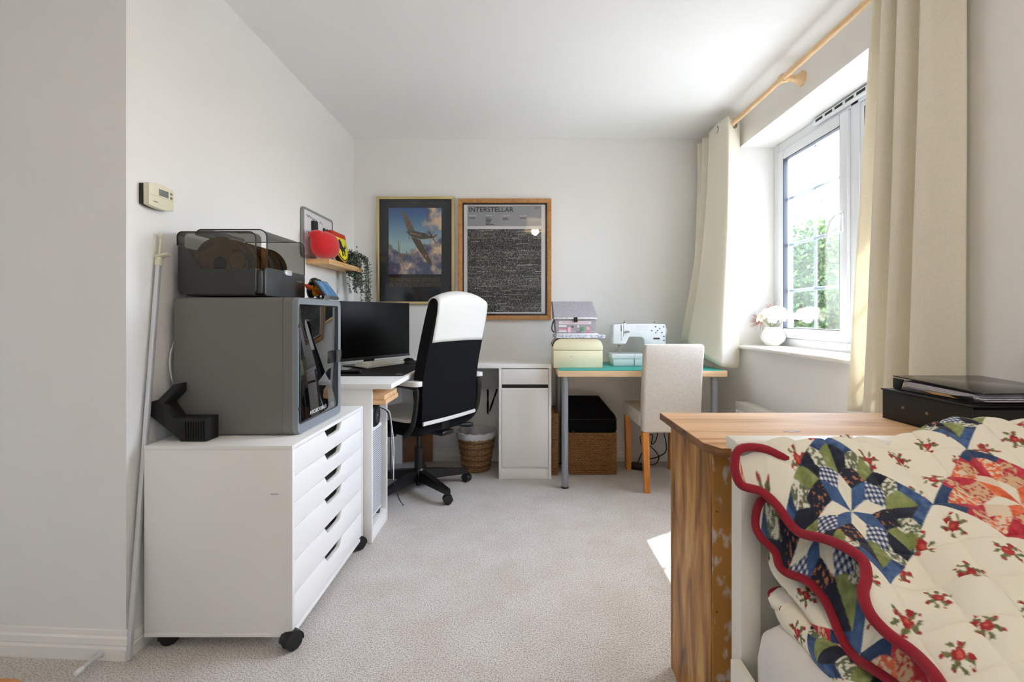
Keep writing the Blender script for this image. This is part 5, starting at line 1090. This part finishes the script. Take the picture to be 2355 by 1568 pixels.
def puff(U, V, rot=R(-14)):
    """quilting relief: stitched diagonal grid"""
    u = U * math.cos(rot) + V * math.sin(rot); v = -U * math.sin(rot) + V * math.cos(rot); g = .0725
    f = np.abs(np.sin(np.pi * u / g + .0)) ** .35 * np.abs(np.sin(np.pi * v / g)) ** .35
    return f * .011 + (fnoise(U * 14 + 3, V * 14 + 9, 4, 3) - .5) * .010
quilt_m = M('patchwork_cotton', (255, 255, 255), .85, attr=True, sheen=.1, bump=(900, .12)); bind_m = M('crimson_binding', (150, 18, 40), .85, bump=(700, .2), sheen=.1)
E1 = [(1692, 1045, .93), (1690, 1080, .926), (1705, 1115, .92), (1750, 1130, .91), (1785, 1160, .895), (1810, 1195, .88), (1840, 1225, .855), (1900, 1240, .80), (1950, 1262, .76), (1985, 1290, .735), (1992, 1330, .715), (1985, 1365, .70), (2000, 1410, .68), (2040, 1455, .66), (2100, 1500, .63), (2140, 1540, .60), (2175, 1590, .575), (2260, 1690, .53), (2340, 1800, .49)]
I1 = [(1958, 1180, .835), (2155, 1165, .80), (2250, 1350, .66), (2355, 1230, .72), (2130, 978, .98), (1950, 1003, .96), (1890, 1020, .945), (1850, 1035, .935), (1805, 1052, .925), (1760, 1032, .932), (2250, 973, .985), (2355, 974, .985), (2355, 1400, .63), (2355, 1568, .55), (2080, 1075, .89), (2300, 1080, .85), (1850, 1110, .89), (2100, 1350, .72)]
Wp = [tuple(P(*q_)) for q_ in E1 + I1] + [(1.3, .9, .83), (1.3, .5, .73), (1.0, .45, .70), (1.3, 1.0, .83), (1.1, .75, .80), (1.0, 1.03, .80), (.7, 1.03, .79), (1.3, 1.03, .80), (.8, .35, .64), (1.3, .3, .66)]
Wp = np.array(Wp)
def tps(pts, lam=2e-4):
    n = len(pts); d = np.hypot(pts[:, None, 0] - pts[None, :, 0], pts[:, None, 1] - pts[None, :, 1]); K = np.where(d > 0, d * d * np.log(d + 1e-12), 0) + lam * np.eye(n)
    Pm = np.c_[np.ones(n), pts[:, :2]]; A = np.zeros((n + 3, n + 3)); A[:n, :n] = K; A[:n, n:] = Pm; A[n:, :n] = Pm.T
    sol = np.linalg.solve(A, np.r_[pts[:, 2], 0, 0, 0])
    def f(x, y):
        o = sol[n] + sol[n + 1] * x + sol[n + 2] * y
        for i in range(n): r2 = (x - pts[i, 0]) ** 2 + (y - pts[i, 1]) ** 2; o = o + sol[i] * .5 * r2 * np.log(r2 + 1e-12)
        return o
    return f
Zf = tps(Wp)
def resample(pts, n):
    c = np.array([tuple(v) for v in crv([Vector(p) for p in pts], 14)]); d = np.r_[0, np.cumsum(np.linalg.norm(np.diff(c, axis=0), axis=1))]
    s_ = np.linspace(0, d[-1], n); return np.stack([np.interp(s_, d, c[:, i]) for i in range(3)], -1)
e1 = resample([P(*q_) for q_ in E1], 400); n_t = 470; tt = np.linspace(0, 1, n_t) ** 1.15
fy = np.clip((e1[:, 1] - e1[:, 1].min()) / (e1[:, 1].max() - e1[:, 1].min()), 0, 1); yend = .36 + .665 * fy
Xg = e1[:, None, 0] + tt[None, :] * (1.33 - e1[:, None, 0]); Yg = e1[:, None, 1] + tt[None, :] * (yend - e1[:, 1])[:, None]
Zg = Zf(Xg, Yg); w0 = np.exp(-tt / .012)[None, :]; Zg = Zg * (1 - w0) + e1[:, None, 2] * w0
Ug, Vg = (Xg - .594) * 1.18, (Yg - .835) * 1.12
Zg = Zg + puff(Ug, Vg) * (1 - np.exp(-tt / .02))[None, :]
sheet('top_fold', np.stack([Xg, Yg, Zg], -1), quilt_m, quiltcol(Ug, Vg), t)
def binding(pts, r=.0085): B().tube([Vector(p) for p in pts], r, 10).out('binding', bind_m, t, label='crimson bound edge')
far = resample([P(1692, 1045, .93), P(1703, 1032, .932), P(1730, 1028, .933), P(1765, 1034, .932), P(1805, 1053, .928), P(1850, 1062, .935)], 40)
binding(np.r_[far[::-1], e1[1:]][:: 3])
# second fold
E2 = [(1775, 1140, .935), (1752, 1150, .933), (1740, 1175, .93), (1738, 1210, .925), (1752, 1238, .915), (1782, 1268, .90), (1792, 1300, .89), (1812, 1318, .88), (1855, 1335, .845), (1890, 1370, .82), (1912, 1410, .80), (1935, 1465, .775), (1965, 1510, .75), (2010, 1540, .71), (2060, 1575, .68), (2130, 1640, .63), (2200, 1720, .58)]
e2 = resample([P(*q_) for q_ in E2], 300); t2 = np.linspace(0, 1, 120)
X2 = e2[:, None, 0] + t2[None, :] * .17; Y2_ = e2[:, None, 1] + t2[None, :] * .015
ztarget = np.minimum(Zf(X2, Y2_) - .02, e2[:, None, 2] + .11); Z2 = e2[:, None, 2] + (ztarget - e2[:, None, 2]) * np.sin(np.clip(t2 * 1.5, 0, 1) * math.pi / 2)[None, :]
U2, V2 = (X2 - .56) * 1.25, (Y2_ - .875) * 1.1
Z2 = Z2 + puff(U2, V2)[:, :] * np.clip(t2 * 8, 0, 1)[None, :]
sheet('second_fold', np.stack([X2, Y2_, Z2], -1), quilt_m, quiltcol(U2, V2, R(-8), plain=True), t); binding(e2[::3], .0078)
# rolled folds below
def roll(name, path, r, off, ext=.2, n=260, rot=0.2):
    e = resample([P(*q_) for q_ in path], n); th_ = np.linspace(-1.6, 1.6, 70); k = np.linspace(0, 1, 40)
    dx = np.r_[ext * k[::-1][:-1], 0 * th_, ext * k[1:]]; cx_ = np.r_[0 * k[1:], -r * np.cos(th_), 0 * k[1:]]; cz = np.r_[-r + 0 * k[1:], r * np.sin(th_), r + 0 * k[1:]]
    arc = np.r_[-r * 1.6 - ext * k[::-1][:-1], th_ * r, r * 1.6 + ext * k[1:]]
    wob = 1 + .16 * np.sin(np.linspace(0, 14, n))[:, None]
    X_ = e[:, None, 0] + r + (cx_ * 1)[None, :] * wob + dx[None, :]; Y_ = e[:, None, 1] + 0 * dx[None, :]; Z_ = e[:, None, 2] + cz[None, :] * wob
    d = np.r_[0, np.cumsum(np.linalg.norm(np.diff(e, axis=0), axis=1))]
    U_ = arc[None, :] + 0 * X_; V_ = d[:, None] + 0 * X_
    sheet(name, np.stack([X_, Y_, Z_], -1), quilt_m, quiltcol(U_, V_, rot, off=off, plain=True), t)
roll('third_fold', [(1775, 1255, .93), (1772, 1290, .925), (1800, 1338, .90), (1830, 1382, .865), (1862, 1420, .835), (1900, 1468, .80), (1940, 1515, .765), (1990, 1572, .73), (2080, 1660, .67)], .026, (.055, .08))
roll('bottom_fold', [(1780, 1392, .93), (1792, 1412, .90), (1812, 1442, .865), (1842, 1477, .825), (1900, 1532, .77), (1950, 1582, .725), (2050, 1680, .65)], .026, (.145, .145))
a_, r_ = P(1797, 1415, .895), .028
binding([a_ + Vector((.028 - .029 * math.cos(x), -.004 + .012 * x, .029 * math.sin(x))) for x in np.linspace(-.7, 2.0, 14)], .005)
tipc = [P(1797, 1405, .90), P(1775, 1375, .925), P(1772, 1362, .932), P(1790, 1355, .934), P(1815, 1356, .932)]
b = B(); c_ = P(1805, 1385, .915); b.sph(c_ + Vector((.02, .0, 0)), (.05, .035, .026), 16); b.out('folded_corner', M('plain_cream_cotton', (236, 232, 220), .85), t); binding(resample(tipc, 20), .005)
b = B(); rows = []
for z, x0, y1 in ((.4825, .53, .90), (.50, .545, .90), (.56, .58, .91), (.60, .62, .91)): rows.append([Vector((u, v_, z)) for u, v_ in rrect(1.32 - x0, y1 - .35, .04, 4, (1.32 + x0) / 2, (y1 + .35) / 2)])
b.rings(rows); b.out('inner_folds', M('plain_cream_cotton', (236, 232, 220), .85), t)
# ---------------------------------------------------------------- ceiling lamp above the viewer
t = thing('ceiling_lamp', 'warm ceiling pendant lamp above the viewer', 'ceiling lamp', (.2, .5, 2.0))
B().lathe([(.05, ZC - .02), (.045, ZC - .001), (.0, ZC - .001)], c=(.2, .5, 0)).out('ceiling_rose', pap_m, t)
B().cyl((.2, .5, 2.3), (.2, .5, ZC - .01), .004, seg=8).out('cord', pap_m, t)
B().lathe([(.10, 2.34), (.16, 2.23), (.158, 2.23), (.098, 2.34), (.10, 2.34)], c=(.2, .5, 0), seg=36).out('shade', M('cream_shade', (240, 228, 208), .8, trans=.5), t)
B().sph((.2, .5, 2.275), (.03, .03, .035), 14).out('bulb', M('lit_bulb', (255, 240, 220), .5, emit=((255, 214, 160), 1.2)), t)
ll = bpy.data.lights.new('lamp_light', 'POINT'); ll.energy = 3.4; ll.color = (1, .85, .68); ll.shadow_soft_size = .05
lo = bpy.data.objects.new('lamp_light', ll); C.objects.link(lo); lo.parent = t; lo.location = (0, 0, .225)
# ---------------------------------------------------------------- outside
tl = [M('light_green_leaf', (98, 124, 64), .6, trans=.3), M('mid_leaf', (72, 100, 54), .6, trans=.25), M('deep_leaf', (50, 78, 48), .6, trans=.25)]  # three leaf greens, mixed at random over the crowns
B().box((2.5, -30, -3.0), (60, 60, -2.9), 0).out('ground', M('paving', (140, 138, 134), .9, var=(3, (124, 122, 118))), label='pale paving outside below the window', kind='structure')
def tree(name, label, c, rad, trunk_to, nleaf, seed, ls=.10):
    g = np.random.default_rng(seed); t = thing(name, label, 'tree', (c[0], c[1], -2.9), group='trees outside the window')
    b = B(); b.tube([(c[0], c[1], -2.9), (c[0] + .1, c[1], (c[2] - 2.9) / 2), (c[0], c[1], c[2])], [.22, .16, .08], 10)
    for k in range(7):
        a = k * .9; b.tube([(c[0], c[1], c[2] - .8), (c[0] + rad[0] * .5 * math.cos(a), c[1] + rad[1] * .5 * math.sin(a), c[2] - .1 + .3 * (k % 3)), (c[0] + rad[0] * .85 * math.cos(a), c[1] + rad[1] * .85 * math.sin(a), c[2] + rad[2] * .4 * ((k % 3) - .6))], [.07, .04, .015], 6)
    b.out('trunk', M('bark', (104, 92, 78), .9), t)
    cl = g.normal(0, 1, (60, 3)); cl /= np.linalg.norm(cl, axis=1)[:, None]; cl = np.array(c) + cl * np.array(rad) * g.uniform(.35, .95, (60, 1))
    p = cl[g.integers(0, 60, nleaf)] + g.normal(0, 1, (nleaf, 3)) * np.array(rad) * .14
    d = g.normal(0, 1, (nleaf, 3)); d /= np.linalg.norm(d, axis=1)[:, None]; e = np.cross(d, g.normal(0, 1, (nleaf, 3))); e /= np.linalg.norm(e, axis=1)[:, None]
    L_ = ls * g.uniform(.6, 1.2, (nleaf, 1)); v = np.stack([p, p + d * L_ * .5 + e * L_ * .3, p + d * L_, p + d * L_ * .5 - e * L_ * .3], 1).reshape(-1, 3)
    me = bpy.data.meshes.new('foliage'); m = np.array(INV[t.name]); v = v @ m[:3, :3].T + m[:3, 3]
    me.vertices.add(len(v)); me.vertices.foreach_set('co', v.ravel()); me.loops.add(len(v)); me.loops.foreach_set('vertex_index', np.arange(len(v), dtype=np.int32))
    me.polygons.add(nleaf); me.polygons.foreach_set('loop_start', np.arange(0, len(v), 4, dtype=np.int32)); me.update(); me.validate()
    for q_ in tl: me.materials.append(q_)
    me.polygons.foreach_set('material_index', g.integers(0, 3, nleaf).astype(np.int32))
    o = bpy.data.objects.new('foliage', me); C.objects.link(o); o.parent = t; o['kind'] = 'stuff'
tree('garden_tree', 'leafy green tree rising highest outside the window', (7.2, 10.9, 1.6), (1.3, 1.3, 1.75), 2.5, 26000, 3, .11)
tree('garden_tree', 'rounded green tree at the left of the window view', (7.0, 12.4, .9), (1.4, 1.4, 1.4), 2.2, 22000, 5, .11)
tree('garden_tree', 'low green tree near the right edge of the window view', (9.5, 12.6, .6), (2.2, 2.0, 1.5), 2.2, 22000, 9, .13)
tree('garden_tree', 'distant green tree low behind the other trees', (10.5, 17.5, .2), (3.5, 3.0, 2.0), 2.2, 24000, 12, .17)
